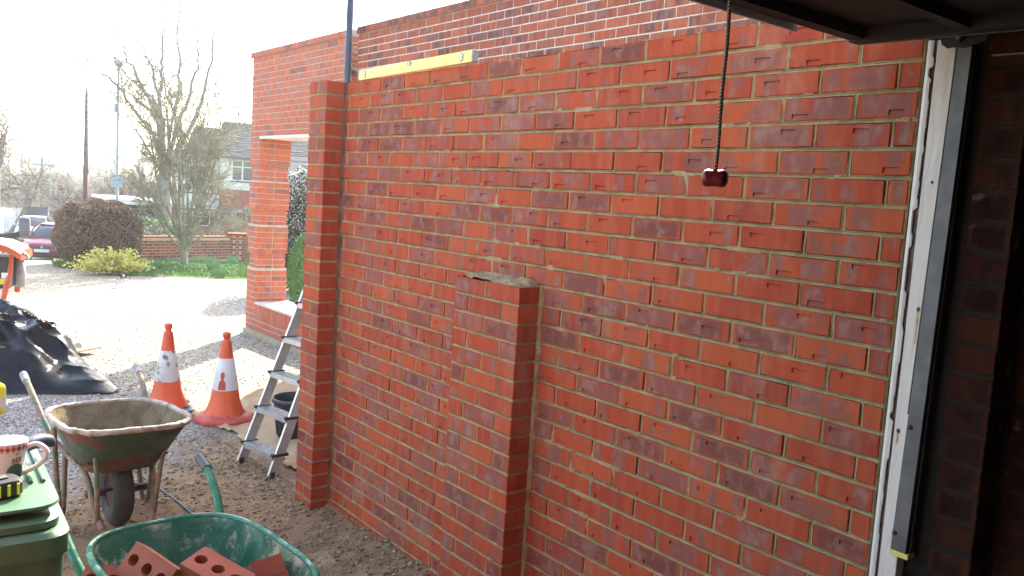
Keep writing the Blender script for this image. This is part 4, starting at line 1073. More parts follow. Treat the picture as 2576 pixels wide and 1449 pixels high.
prof_px = [(-200, 740), (-80, 775), (0, 800), (55, 835), (88, 875), (128, 903), (160, 915), (200, 928), (240, 955), (285, 980)]
from bisect import bisect
def prof(x):
    xs_ = [p[0] for p in prof_px]; i = min(max(bisect(xs_, x)-1, 0), len(prof_px)-2); a, b = prof_px[i], prof_px[i+1]; return lerp(a[1], b[1], (x-a[0])/(b[0]-a[0]))
n1, n2 = 150, 90; V = []; fw = Vector((CF.x, CF.y, 0)).normalized(); sw = Vector((CR.x, CR.y, 0)).normalized()
for i, x in enumerate(np.linspace(-190, 284, n1)):
    b0 = at_z(x, 985, -.06); d0 = (b0-CAM).dot(CF); fr = max(0., (284-x)/474)
    depth = .10+1.5*fr**.8; crest = at(x, prof(x), d0+depth*.6); h_ = max(.01, crest.z+.06)
    for j in range(n2):
        v = j/(n2-1)
        prf = (math.sin(v/.6*math.pi/2)**.8) if v < .6 else math.cos((v-.6)/.4*math.pi/2)**.7
        q = Vector((b0.x, b0.y, 0))+fw*(depth*v)
        X_, Y_ = q.x, q.y
        r1 = 1-2*abs(float(vnoise(X_+.5*Y_, .35*Y_-X_*.2, .23, 31))); r2 = 1-2*abs(float(vnoise(X_*.6-Y_*.5, Y_*.8+X_*.5, .13, 32))); r3 = float(vnoise(X_, Y_, .05, 33))
        amp = min(1, h_*1.8)*(.35+.65*math.sin(math.pi*v))
        nx = (.05*r1+.034*r2+.007*r3)*amp
        q += sw*(.05*r2*amp)-fw*(.09*r1*amp*(1-v))
        g = float(interp_ground(q.x, q.y))
        V.append((q.x, q.y, g+.003 if j in (0, n2-1) else max(-.07+h_*prf+nx-.03*amp, g+.004+.008*abs(r3))))
F = [[i*n2+j, i*n2+j+1, (i+1)*n2+j+1, (i+1)*n2+j] for i in range(n1-1) for j in range(n2-1)]
tag(link('tarpaulin', np_mesh('tarpaulin', V, F, m_tarp, smooth=False)), 'crumpled black plastic sheeting draped over a heap on the drive', 'tarpaulin')
bpy.data.objects['tarpaulin'].data.shade_smooth(); bpy.data.objects['tarpaulin'].data.set_sharp_from_angle(angle=R(28))
# board and torn cement bag behind it
p = at_z(160, 884, -.1); MB().box(-.32, .32, -.2, .2, 0, .018).build('board', pm('ply_board', (.55, .40, .2), (.45, .32, .16), 8, .7), None, loc=p+Vector((.0, 0, .01)), rz=R(35), label='thin plywood board lying under the torn cement bag', cat='board')
mb = MB(); n = 20
for j in range(n):
    for i in range(n):
        u, v = i/(n-1)*2-1, j/(n-1)*2-1; z = .12*max(0, (1-abs(u)**3))**.5*max(0, (1-abs(v)**3))**.5*(1+.35*float(vnoise(np.array(u), np.array(v), .45, 41)))
        mb.v.append((u*.2, v*.14, z))
mb.f = [[j*n+i, j*n+i+1, j*n+i+n+1, j*n+i+n] for j in range(n-1) for i in range(n-1)]
mb.build('cement_bag', pm('paper_sack', (.45, .45, .42), (.16, .2, .2), 10, .7, .4, 20, .01), None, loc=p+Vector((-.04, .0, .029)), rz=R(40), label='crumpled grey paper cement bag on the board beyond the tarpaulin', cat='cement bag')
# yellow bottle at the edge
yb = at_z(-9, 1040, .0); yb.z = 0
b_ = empty('yellow_bottle', yb, 0, 'yellow plastic bottle standing at the left edge near the tarpaulin', 'bottle')
MB().lathe([(0, 0), (.058, 0), (.062, .01), (.062, .19), (.055, .215), (.022, .235), (.02, .25)], 28).build('bottle', pm('yellow_plastic', (.80, .68, .02), (.7, .58, .02), 6, .3, .03), b_, smooth=True)
MB().lathe([(.0225, .24), (.0225, .265), (0, .266)], 16).build('cap', m_or, b_, auto=40)
MB().lathe([(.0626, .05), (.0626, .13)], 28).build('label', pm('bottle_label', (.6, .6, .58), (.75, .5, .2), 30, .4), b_, smooth=True)
# ================================================================== lawn, far brick wall, hedge and shrubs
def hdist(p): return math.hypot(p.x-CAM.x, p.y-CAM.y)
def polar_sheet(name, xs, t0, t1, dz, mat, n=60, m=16, label=None, amp=.0):
    V = []
    for i in range(n+1):
        x = lerp(xs[0], xs[1], i/n)
        for j in range(m+1):
            a = t0(x); b = t1(x); p = ground_at(x, lerp(a, b, j/m)); V.append((p.x, p.y, p.z+dz+amp*float(vnoise(np.array(p.x), np.array(p.y), .8, 5))-(.05 if j in (0, m) else 0)))
    F = [[i*(m+1)+j, (i+1)*(m+1)+j, (i+1)*(m+1)+j+1, i*(m+1)+j+1] for i in range(n) for j in range(m)]
    return tag(link(name, np_mesh(name, V, F, mat, smooth=True)), kind='structure')
N = NB('lawn_grass'); p = N.geo()
m_lawn = N.done(N.mix(N.ss(N.noise(p, 3, 6, .6), .35, .65), (.062, .155, .022), (.10, .20, .04)), .9, N.bump(N.noise(p, 90, 5, .7), .9, .03))
N = NB('grass_blade'); s_ = N.n('SeparateXYZ', i_0=N.n('Attribute', attribute_name='rnd').outputs['Vector'])
m_blade = N.done(N.mix(s_.outputs[0], (.055, .16, .018), (.14, .26, .05)), .6)
def front(x): return 16.75+(x-330)/300*.6
polar_sheet('lawn', (318, 1150), front, lambda x: 24.5, .035, m_lawn, amp=.012)
polar_sheet('border_soil', (135, 420), lambda x: 17.6-(x-135)*.003, lambda x: 21.5, .025, m_mort_d)
def blades(name, n, xr, tf, h, mat, label, w=.006, seed=1, spread=.4):
    r = np.random.default_rng(seed); X = r.uniform(*xr, n); P = []
    for x in X: p = ground_at(x, tf(x, r)); P.append((p.x, p.y, p.z+.035))
    P = np.array(P); hh = h[0]+(h[1]-h[0])*r.random(n); a = r.random(n)*6.28; b = r.random(n)*6.28; l = spread*hh
    dx = np.stack([np.cos(a), np.sin(a), 0*a], -1)*w; tip = P+np.stack([np.cos(b)*l, np.sin(b)*l, hh], -1)
    V = np.stack([P-dx, P+dx, tip], 1).reshape(-1, 3); F = np.arange(3*n).reshape(-1, 3)
    return tag(link(name, np_mesh(name, V, F, mat, attrs={'rnd': np.repeat(np.stack([r.random(n)]*3, -1), 3, 0)})), label, kind='stuff')
blades('grass', 26000, (318, 1000), lambda x, r: r.uniform(front(x), 23), (.02, .06), m_blade, 'short bright green lawn grass in front of the far brick wall', .008)
blades('border_weeds', 1500, (140, 345), lambda x, r: r.uniform(17.4, 18.1), (.05, .16), m_blade, 'green weeds along the foot of the brown hedge', .014, 2, .8)
def far_wall(x0, t0, x1, t1, h, name, label, limit):
    a, b = ground_at(x0, t0), ground_at(x1, t1); d = (b-a); d.z = 0; L = d.length; d.normalize(); nrm = Vector((d.y, -d.x, 0))
    if nrm.dot(CAM-a) < 0: nrm = -nrm
    th = math.atan2(nrm.x, -nrm.y); e = empty(name, (a.x, a.y, a.z), 0, label, 'brick wall')
    B = Bricks(e, m_old, m_old_s, dusk=.35, slots=False, limit=limit); k = 0; z = .04
    while z < h:
        s = -.05-(.1125 if k % 2 else 0)
        while s < L:
            q = a+d*(s+.1075); B.add((q.x, q.y, a.z+z), th, .215, .065, .1); s += .225
        z += C; k += 1
    B.flush()
    ang = math.atan2(d.y, d.x); top = h+.04
    sg = 1 if Vector((-d.y, d.x, 0)).dot(nrm) < 0 else -1
    y0, y1 = sorted((.006*sg, .21*sg)); MB().box(-.1, L, y0, y1, -.3, top-.01).xform(Matrix.Rotation(ang, 4, 'Z')).build('mortar', m_mort_b, e)
    y0, y1 = sorted((-.012*sg, .225*sg))
    for i in range(int(L/.45)+1): MB().box(i*.45-.1, i*.45+.34, y0, y1, top-.008, top+.035, .008).xform(Matrix.Rotation(ang, 4, 'Z')).build('coping_stone', m_old, e)
    return e
far_wall(338, 20.9, 588, 23.2, .56, 'boundary_wall', 'low old red brick boundary wall behind the lawn tree', 298)
fp = ground_at(600, 23.2)
e = empty('wall_pillar', fp, R(-20), 'square red brick pillar at the right end of the boundary wall', 'brick pillar')
B = Bricks(e, m_old, m_old_s, dusk=.25, slots=False, limit=60)
for k in range(11):
    q = fp; z = fp.z+.04+k*C
    th = R(-20); d = Vector((math.cos(th), math.sin(th), 0))
    for s in ((-.11, .115) if k % 2 else (-.165, .0, .165)):
        c_ = q+d*s; B.add((c_.x, c_.y, z), th, .215 if k % 2 else .1025, .065, .1)
B.flush()
for o in e.children: o.rotation_euler.z = 0 if o.type == 'MESH' and o.name.startswith('brick') is False and o.name.startswith('small') else o.rotation_euler.z
for o in [c for c in e.children if c.name.startswith('brick')]:
    w_ = Vector(o.location); o.location = Matrix.Rotation(R(20), 4, 'Z') @ w_; o.rotation_euler.z -= R(-20)
MB().box(-.22, .22, .006, .44, -.2, .80).build('mortar', m_mort_b, e)
MB().box(-.25, .25, -.02, .47, .81, .87, .01).build('cap', m_old, e)

def leafcloud(name, P, size, mat, parent=None, seed=1, asp=.6, flat=0., label=None, kind=None, origin=(0, 0, 0)):
    r = np.random.default_rng(seed); P = np.asarray(P)-np.array(origin); n = len(P)
    a = r.normal(0, 1, (n, 3)); a[:, 2] *= 1-flat; a /= np.linalg.norm(a, axis=1)[:, None]+1e-9
    b = np.cross(a, r.normal(0, 1, (n, 3))); b /= np.linalg.norm(b, axis=1)[:, None]+1e-9
    s = (size*(.6+.8*r.random(n)))[:, None]
    V = np.stack([P-a*s, P+b*s*asp, P+a*s, P-b*s*asp], 1).reshape(-1, 3); F = np.arange(4*n).reshape(-1, 4)
    o = link(name, np_mesh(name, V, F, mat, attrs={'rnd': np.repeat(np.stack([r.random(n)]*3, -1), 4, 0)}), parent)
    return tag(o, label, kind=kind)
def leaf_mat(name, a, b, c=None, trans=.25):
    N = NB(name); s_ = N.n('SeparateXYZ', i_0=N.n('Attribute', attribute_name='rnd').outputs['Vector'])
    q = N.mix(s_.outputs[0], a, b)
    if c: q = N.mix(N.ss(s_.outputs[0], .8, .86), q, c)
    m = N.done(q, .6); N.b.inputs['Transmission Weight'].default_value = 0
    tr = N.n('BsdfTranslucent'); N.set(tr.inputs[0], q); mx = N.n('MixShader'); mx.inputs[0].default_value = trans
    N.t.links.new(N.b.outputs[0], mx.inputs[1]); N.t.links.new(tr.outputs[0], mx.inputs[2]); N.t.links.new(mx.outputs[0], N.t.nodes['Material Output'].inputs[0]); return m
m_beech = leaf_mat('brown_beech_leaf', (.22, .14, .10), (.36, .25, .185), (.12, .13, .06))
m_hcore = pm('hedge_core', (.03, .02, .012), (.05, .03, .02), 10, 1)
def shell(n, cen, rad, seed, pw=3.2, depth=.12, zmin=-1):
    r = np.random.default_rng(seed); u = r.normal(0, 1, (n, 3)); u /= np.linalg.norm(u, axis=1)[:, None]
    u = u[u[:, 2] > zmin]; k = (np.abs(u)**pw).sum(1)**(-1/pw)
    lump = 1+.035*np.sin(u[:, 0]*9+1)*np.sin(u[:, 2]*8)+.025*np.sin(u[:, 1]*15)
    q = u*k[:, None]*(lump*(1-depth*r.random(len(u))**2))[:, None]; return q*np.array(rad)+np.array(cen)
hc = ground_at(248, 18.6); he = empty('beech_hedge', hc, 0, 'rounded brown clipped beech hedge beside the road entrance', 'hedge')
rad = (.86, .72, .72); P = shell(52000, (0, 0, .70), rad, 11, 2.7, depth=.18)
leafcloud('leaves', P*(1+.03*np.sin(P[:, :1]*13)*np.cos(P[:, 2:3]*11)), .027, m_beech, he, 12)
mb = MB(); U = shell(10, (0, 0, 0), (1, 1, 1), 1)
pr = []; 
for i in range(13):
    ph = math.pi*i/12-math.pi/2
    pr.append([(.92*rad[0]*math.copysign(abs(math.cos(ph))**.8, 1)*math.copysign(abs(math.cos(a))**.65, math.cos(a)), .92*rad[1]*abs(math.cos(ph))**.65*math.copysign(abs(math.sin(a))**.65, math.sin(a)), .7+.92*rad[2]*math.copysign(abs(math.sin(ph))**.65, math.sin(ph))) for a in np.linspace(0, 2*math.pi, 25)[:-1]])
loft(mb, pr); mb.build('twig_core', m_hcore, he, smooth=True)
m_yleaf = leaf_mat('golden_leaf', (.66, .60, .14), (.48, .46, .09), (.72, .68, .36))
yc = ground_at(284, 16.9); ys_ = empty('golden_shrub', yc, 0, 'bright golden-leaved shrub in front of the brown hedge', 'shrub')
rr = np.random.default_rng(5); P = []
for k in range(260):
    a = rr.random()*6.28; ln = .34+.3*rr.random(); el = .25+1.1*rr.random(); d = np.array([math.cos(a)*math.cos(el)*1.5, math.sin(a)*math.cos(el), math.sin(el)*.85])
    for t in np.linspace(.35, 1, 16): P.append(d*ln*t+rr.normal(0, .018, 3)+np.array([0, 0, .02]))
leafcloud('leaves', P, .034, m_yleaf, ys_, 3, .55)
m_twig = pm('brown_twig', (.10, .07, .05), (.06, .045, .03), 20, .9)

# ================================================================== trees
def tubes_np(segs, n=4):
    S = np.array([list(p0)+list(p1)+[r0, r1] for p0, p1, r0, r1 in segs]); A, Bv, r0, r1 = S[:, :3], S[:, 3:6], S[:, 6], S[:, 7]
    d = Bv-A; L = np.linalg.norm(d, axis=1)[:, None]+1e-9; d = d/L; ref = np.where(np.abs(d[:, 2:3]) < .9, np.array([[0, 0, 1.]]), np.array([[1., 0, 0]]))
    u = np.cross(d, ref); u /= np.linalg.norm(u, axis=1)[:, None]; v = np.cross(d, u); Bv = Bv+d*r1[:, None]*.5
    ang = 2*math.pi*np.arange(n)/n; ca, sa = np.cos(ang)[None, :, None], np.sin(ang)[None, :, None]
    o = u[:, None]*ca+v[:, None]*sa
    V = np.concatenate([A[:, None]+o*r0[:, None, None], Bv[:, None]+o*r1[:, None, None]], 1).reshape(-1, 3)
    k = np.arange(n); F = np.stack([k, (k+1) % n, (k+1) % n+n, k+n], -1)[None]+(np.arange(len(segs))*2*n)[:, None, None]
    return V, F.reshape(-1, 4)
def bark(name, a, b, c=None):
    N = NB(name); p = N.obj(); q = N.mix(N.ss(N.noise(p, 2.5, 5), .35, .65), a, b)
    if c: q = N.mix(N.ss(N.noise(p, 6, 5), .5, .65), q, c)
    return N.done(q, .9, N.bump(N.noise(N.vmath('MULTIPLY', p, (1, 1, .3)), 25, 5, .7), .5, .02))
def grow(segs, p, d, L, r, lvl, P, rn):
    n = P['steps'][lvl]; st = L/n; rr_ = r
    for i in range(n):
        d = (d+Vector((rn.gauss(0, 1), rn.gauss(0, 1), rn.gauss(0, 1)))*P['wig'][lvl]+Vector((0, 0, P['up'][lvl]))).normalized()
        q = p+d*st; r2 = max(P['rmin'], r*(1-(i+1)/n*P.get('tap', .75))); segs.append((p, q, rr_, r2)); p, rr_ = q, r2
        if lvl+1 < len(P['steps']) and i >= P.get('first', [1, 0, 0, 0, 0])[lvl]:
            for _ in range(P['kids'][lvl] if rn.random() < P.get('pk', 1.) else 0):
                ax = d.cross(Vector((rn.gauss(0, 1), rn.gauss(0, 1), rn.gauss(0, 1)))).normalized()
                a = R(P['ang'][lvl]*(.7+.6*rn.random())); d2 = (Matrix.Rotation(a, 3, ax) @ d).normalized()
                grow(segs, p, d2, L*P['ratio'][lvl]*(.6+.7*rn.random())*(1-.35*i/n), rr_*P.get('rr', .62), lvl+1, P, rn)
def tree(base, label, P, mat, stems, seed, cat='tree', group=None, thick=.03, name='tree', extra=None, sides=5):
    rn = random.Random(seed); segs = []
    for (off, d, L, r) in stems: grow(segs, Vector(off), Vector(d).normalized(), L, r, 0, P, rn)
    if extra: segs += extra
    e = empty(name, base, 0, label, cat, group)
    a = [s for s in segs if s[2] > thick]; b = [s for s in segs if s[2] <= thick]
    if a: V, F = tubes_np(a, 8); link('trunk', np_mesh('trunk', V, F, mat, smooth=True), e)
    if b: V, F = tubes_np(b, 3); link('crown', np_mesh('crown', V, F, mat, smooth=True), e)
    return e, segs
m_bk1 = bark('grey_bark', (.22, .21, .195), (.15, .14, .13), (.23, .22, .20)); m_bk2 = bark('lichen_bark', (.30, .27, .19), (.21, .19, .12), (.38, .35, .28)); m_bk3 = bark('brown_bark', (.15, .11, .08), (.09, .065, .05))
m_bk4 = bark('pale_twigs', (.32, .29, .23), (.24, .21, .17))
# large many-stemmed tree behind the boundary wall, its main limbs as they stand
T0 = 30.5; base = ground_at(413, T0)
Z8 = lambda x, y: (188.7+x*.2604, y*.2604)
limbs = [[(700, 1440), (620, 1300), (540, 1200), (430, 1100)], [(760, 1300), (680, 1190), (580, 1080), (530, 1010), (440, 850), (380, 790), (270, 710), (190, 620), (100, 560)],
 [(800, 1200), (760, 1100), (700, 1060), (600, 970), (500, 890), (430, 820)], [(820, 1150), (780, 1000), (740, 940), (650, 860), (540, 760), (430, 660)],
 [(830, 1200), (740, 1000), (660, 860), (560, 640), (500, 590), (480, 470), (420, 290)], [(840, 1200), (810, 950), (770, 800), (740, 640), (700, 550), (660, 470)],
 [(820, 1000), (835, 760), (830, 600), (855, 480), (840, 200), (835, -60)], [(950, 1100), (890, 930), (850, 700), (820, 570)],
 [(1040, 1300), (950, 1100), (1000, 900), (1010, 640), (985, 400), (1010, 100), (1030, -80)], [(1000, 1150), (1070, 1050), (1110, 900), (1150, 740), (1190, 640), (1180, 450), (1200, 200), (1205, -50)],
 [(1150, 1180), (1200, 1020), (1250, 880), (1290, 680), (1330, 560), (1330, 380), (1360, 220), (1400, 20)], [(1260, 880), (1390, 790), (1400, 680), (1470, 600), (1560, 680), (1700, 860)],
 [(560, 1060), (440, 980), (350, 930)], [(770, 1300), (640, 1200), (560, 1120), (440, 1150)]]
rn = random.Random(3); segs = []
LP = dict(steps=[5, 4, 3, 3], wig=[.12, .2, .24, .25], up=[.06, .05, .03, .02], kids=[2, 1, 1], ang=[34, 40, 42], ratio=[.6, .55, .5], rmin=.006, pk=.85, rr=.6)
fork = at(415, 440, T0)-base; trunk_pts = [Vector((0, 0, -.4)), Vector((0, 0, .6)), (at(410, 480, T0)-base), fork]
for a_, b_, r0, r1 in zip(trunk_pts, trunk_pts[1:], (.34, .30, .27), (.30, .27, .20)): segs.append((a_, b_, r0, r1))
for li, l in enumerate(limbs):
    dep = rn.uniform(-1.6, 1.6); n = len(l); r0 = .075 if n > 4 else .055; r0 = .029 if li in (11, 12) else r0; prev = None
    pts = [at(*Z8(x, y), T0+dep*min(1, (i+.3)/2))-base for i, (x, y) in enumerate(l)]
    if li not in (11, 12): pts = [fork+(fork-trunk_pts[2])*(-.25*rn.random())]+pts
    m = len(pts); rs = [r0*(1-.78*i/(m-1)) for i in range(m)]
    for i in range(m-1):
        k = 3
        for j in range(k):
            p, q = pts[i].lerp(pts[i+1], j/k), pts[i].lerp(pts[i+1], (j+1)/k)
            segs.append((p if prev is None else prev, q+Vector((rn.gauss(0, .02), rn.gauss(0, .02), rn.gauss(0, .02))), lerp(rs[i], rs[i+1], j/k), lerp(rs[i], rs[i+1], (j+1)/k))); prev = segs[-1][1]
            if (i > 0) and rn.random() < .42:
                d = (q-p).normalized(); ax = d.cross(Vector((rn.gauss(0, 1), rn.gauss(0, 1), rn.gauss(0, 1)))).normalized()
                grow(segs, prev, (Matrix.Rotation(R(rn.uniform(25, 50)), 3, ax) @ d).normalized(), rn.uniform(.6, 1.6), .018, 0, LP, rn)
e = empty('tall_tree', base, 0, 'tall leafless tree with many upswept stems behind the boundary wall', 'tree')
V, F = tubes_np([s for s in segs if s[2] > .03], 8); link('trunk', np_mesh('trunk', V, F, m_bk1, smooth=True), e)
V, F = tubes_np([s for s in segs if s[2] <= .03], 3); link('crown', np_mesh('crown', V, F, m_bk1, smooth=True), e)
# multi-stemmed tree on the lawn
b0 = ground_at(466, 19.6)
PL = dict(steps=[7, 6, 5, 4], wig=[.07, .12, .16, .2], up=[.035, .03, .03, .02], kids=[2, 2, 1], ang=[32, 34, 40], ratio=[.33, .52, .5], rmin=.0052, pk=.92, rr=.55, first=[1, 0, 0, 0])
st = [((.0, 0, -.05), (.03*math.cos(a), .03*math.sin(a), 1), .55, .075) for a in (0, 2)]
stems = [((0, 0, .0), (.02, 0, 1), 3.6, .055)]
rn = random.Random(8)
for i in range(20):
    a = i*2*math.pi*.382+rn.uniform(-.2, .2); up_ = i < 12; tl = rn.uniform(.10, .46) if up_ else rn.uniform(.6, 1.15)
    stems.append(((.03*math.cos(a), .03*math.sin(a), .25+rn.random()*.35), (tl*math.cos(a), tl*math.sin(a), 1), rn.uniform(2.7, 3.5) if up_ else rn.uniform(1.4, 2.0), .032))
PL['first'] = [2, 1, 0, 0]; PL['tap'] = .6
PL0 = dict(PL)
tree(b0, 'small dense leafless tree with lichen-green twigs growing on the lawn', PL0, m_bk2, stems, 5, extra=[(Vector((0, 0, -.1)), Vector((0, 0, .3)), .10, .075), (Vector((0, 0, .3)), Vector((.01, 0, .6)), .075, .06)], thick=.02, name='lawn_tree')
# other winter trees
PO = dict(steps=[5, 6, 5, 4, 3], wig=[.14, .30, .32, .3, .3], up=[.02, .03, .04, .03, .02], kids=[2, 2, 2, 1], ang=[45, 50, 50, 45], ratio=[.85, .62, .55, .55], rmin=.010, pk=.8, rr=.62, first=[2, 1, 0, 0])
tree(ground_at(-25, 52), 'gnarled leafless oak at the left edge beyond the white van', PO, m_bk3, [((0, 0, -.3), (.05, 0, 1), 5.2, .42)], 14, thick=.08, name='oak_tree')
tree(ground_at(28, 58), 'leafless oak with wide crooked limbs left of the telegraph pole', PO, m_bk3, [((0, 0, -.3), (.15, 0, 1), 4.4, .34)], 23, thick=.08, name='oak_tree')
PM = dict(steps=[4, 6, 4, 3], wig=[.12, .24, .3, .3], up=[.05, .10, .1, .05], kids=[3, 2, 1], ang=[45, 42, 40], ratio=[.95, .42, .5], rmin=.008, pk=.75, rr=.6, first=[2, 2, 0])
tree(ground_at(368, 36), 'pollarded tree with curved bare limbs between lamp post and tall tree', PM, m_bk3, [((0, 0, -.3), (-.15, 0, 1), 3.0, .22), ((.03, 0, -.3), (.35, 0, 1), 2.8, .18)], 31, thick=.05, name='pollard_tree')
PB = dict(steps=[5, 5, 4, 3], wig=[.12, .18, .22, .25], up=[.04, .05, .04, .03], kids=[2, 2, 2], ang=[34, 36, 38], ratio=[.5, .55, .5], rmin=.008, pk=.8, rr=.55, first=[0, 0, 0])
PBl = dict(steps=[5, 5, 4, 3], wig=[.12, .18, .22, .25], up=[.04, .05, .04, .03], kids=[2, 2, 2], ang=[34, 36, 38], ratio=[.5, .55, .5], rmin=.014, pk=.85, rr=.55, first=[0, 0, 0])
def bushy(x, t, h, w, n, label, seed, mat, P=PB, nm='bare_shrub'):
    rn = random.Random(seed); s = []
    for i in range(n): a = rn.random()*6.28; q = rn.random(); s.append(((w*.35*math.cos(a)*q, w*.35*math.sin(a)*q, -.2), (w/h*.6*math.cos(a), w/h*.6*math.sin(a), 1), h*rn.uniform(.55, .8), .05))
    tree(ground_at(x, t), label, P, mat, s, seed, 'shrub', thick=.05, name=nm)
bushy(238, 48, 4.3, 4, 12, 'bare brown twiggy shrub beside the telegraph pole', 41, m_bk4)
bushy(190, 62, 4.6, 5, 12, 'pale bare thicket left of the telegraph pole by the road', 42, m_bk4, PBl)
bushy(290, 44, 4.0, 3.4, 10, 'bare thicket behind the lamp post', 43, m_bk3)
bushy(330, 46, 3.6, 3.0, 9, 'bare thicket between lamp post and pollarded tree', 44, m_bk4)
bushy(18, 74, 5.5, 6, 12, 'pale bushy tree behind the white fence at the left edge', 45, m_bk4, PBl)
bushy(62, 95, 6.5, 6, 12, 'pale bushy tree further along the left side of the road', 46, m_bk4, PBl)
bushy(145, 90, 7.5, 7, 12, 'grey bare tree above the parked cars in the distance', 47, m_bk4, PBl)
bushy(603, 25.0, 1.9, 1.6, 8, 'bare shrub behind the pillar of the boundary wall', 48, m_bk2)
bushy(402, 24.0, 1.3, 1.3, 8, 'low grey bare bush just behind the boundary wall', 49, m_bk4)
# distant wood closing the road
rn = random.Random(77); segs = []
r_ = np.random.default_rng(9); PP = []
for i in range(150):
    x = rn.uniform(-500, 1700); t = rn.uniform(150, 330); b = ground_at(x, t); h = rn.uniform(7, 13)*(1.0 if abs(x-105) > 60 else .55)
    for k in range(7):
        a = rn.random()*6.28; tl = rn.random()*.5
        p = b.copy(); d = Vector((tl*math.cos(a), tl*math.sin(a), 1)).normalized()
        for s_ in range(5):
            q = p+d*h/5*rn.uniform(.8, 1.1); segs.append((p, q, .10*(1-s_/5.5), .10*(1-(s_+1)/5.5))); p = q
            for m_ in range(5):
                dd = (d+Vector((rn.gauss(0, .7), rn.gauss(0, .7), rn.gauss(0, .4)))).normalized(); segs.append((p, p+dd*h*.16, .04, .02)); qq = p+dd*h*.16
                for _ in range(2): dd2 = (dd+Vector((rn.gauss(0, .6), rn.gauss(0, .6), rn.gauss(0, .5)))).normalized(); segs.append((qq, qq+dd2*h*.10, .03, .018))
V, F = tubes_np(segs, 3); tag(link('distant_wood', np_mesh('distant_wood', V, F, m_bk4, smooth=True)), 'distant leafless woodland closing the end of the road', kind='stuff')
# evergreens
m_green = leaf_mat('evergreen_leaf', (.05, .09, .03), (.10, .16, .05), (.25, .32, .15)); m_dgreen = leaf_mat('dark_evergreen', (.02, .035, .018), (.05, .065, .035)); m_box = leaf_mat('box_leaf', (.05, .13, .025), (.10, .22, .05))
m_wht = leaf_mat('white_blossom', (.62, .62, .58), (.75, .75, .72), None, .3)
def ever(x, t, rad, n, size, mat, name, label, seed, cz=None, cat='shrub', pw=2.2, depth=.5):
    b = ground_at(x, t); e = empty(name, b, 0, label, cat); P = shell(n, (0, 0, cz if cz is not None else rad[2]*.9), rad, seed, pw, depth)
    r = np.random.default_rng(seed); ck = r.normal(0, 1, (60, 3)); 
    keep = np.sin(P[:, 0]*5/rad[0]+seed)*np.sin(P[:, 2]*6/rad[2]+1)*np.sin(P[:, 1]*5/rad[1]) < .55
    leafcloud('leaves', P[keep], size, mat, e, seed)
    MB().tube([(0, 0, -.3), (0, 0, rad[2])], .06, 6).build('stem', m_twig, e); return e
ever(330, 27, (1.5, .6, .75), 9000, .035, m_green, 'laurel_bush', 'light green leafy laurel behind the hedge and lamp post', 61, .95)
ever(402, 28.2, (.9, .6, .8), 5000, .035, m_green, 'laurel_bush', 'light green leafy bush beside the tall tree trunk', 62, .95)
ever(378, 25, (.55, .4, .45), 4000, .03, m_dgreen, 'dark_bush', 'dark evergreen bush behind the boundary wall below the white roof', 63, .45)
ever(92, 128, (4.5, 3, 1.6), 4000, .2, m_green, 'clipped_hedge', 'dull green hedge at the far end of the road', 65, 1.5, 'hedge')
# what is seen through the porch opening
e = ever(752, 15.6, (.52, .45, 1.12), 15000, .020, m_dgreen, 'blossom_bush', 'tall dark bush covered in white blossom seen through the porch', 66, 1.12, 'shrub', 2.4, .6)
P = shell(9000, (0, 0, 1.14), (.54, .47, 1.14), 67, 2.4, .25); P = P[(P[:, 2] > 1.0+.5*np.sin(P[:, 0]*9)) | (np.random.default_rng(2).random(len(P)) < .22)]
leafcloud('blossom', P, .014, m_wht, e, 68)
e = ever(790, 12.9, (.34, .34, .62), 14000, .013, m_box, 'box_topiary', 'clipped bright green box bush behind the porch sill', 69, .66, 'shrub', 2.3, .25)
ever(860, 16.5, (1.5, .8, 1.3), 14000, .03, m_dgreen, 'dark_bush', 'dark shrubbery behind the porch wall', 70, 1.2)
# daffodil clumps
m_daf = leaf_mat('daffodil_leaf', (.07, .17, .08), (.12, .25, .13)); rr = random.Random(12)
for i, (x, t, h, lb) in enumerate(((372, 17.6, .20, 'narrow-leaved daffodil clump at the left end of the lawn'), (392, 18.3, .22, 'daffodil clump behind the leftmost one on the lawn'), (541, 18.7, .27, 'upright blue-green daffodil clump right of the lawn tree'), (557, 17.5, .22, 'low blue-green daffodil clump nearest the lawn edge'), (505, 20.5, .22, 'dark leafy clump at the foot of the boundary wall'), (590, 20.6, .26, 'tallest leafy clump beside the pillar of the boundary wall'), (535, 21.2, .2, 'small leafy clump under the boundary wall'))):
    b = ground_at(x, t); n = 90; V, F = [], []
    for k in range(n):
        a, q = rr.random()*6.28, rr.random()**.5*.12; px, py = q*math.cos(a), q*math.sin(a); ln = h*rr.uniform(.6, 1.1); l = rr.uniform(.0, .45)*ln; w_ = .006
        b2 = rr.random()*6.28; V += [(px-w_, py, .03), (px+w_, py, .03), (px+l*math.cos(a)+w_*.2, py+l*math.sin(a), .03+ln)]; F.append((3*k, 3*k+1, 3*k+2))
    o = link('daffodil_clump', np_mesh('daffodil_clump', V, F, m_daf, attrs={'rnd': [(rr.random(),)*3 for _ in V]})); o.location = b; tag(o, lb, 'plant', 'plants on the lawn')
sl_ = ground_at(446, 16.4); e = empty('solar_light', ground_at(312, 16.3), 0, 'small black solar garden light at the foot of the golden shrub', 'garden light')
MB().box(-.05, .05, -.05, .05, .02, .10, .005).build('housing', m_rubber, e); MB().box(-.02, .02, -.056, -.051, .04, .085).build('lens', m_white, e)

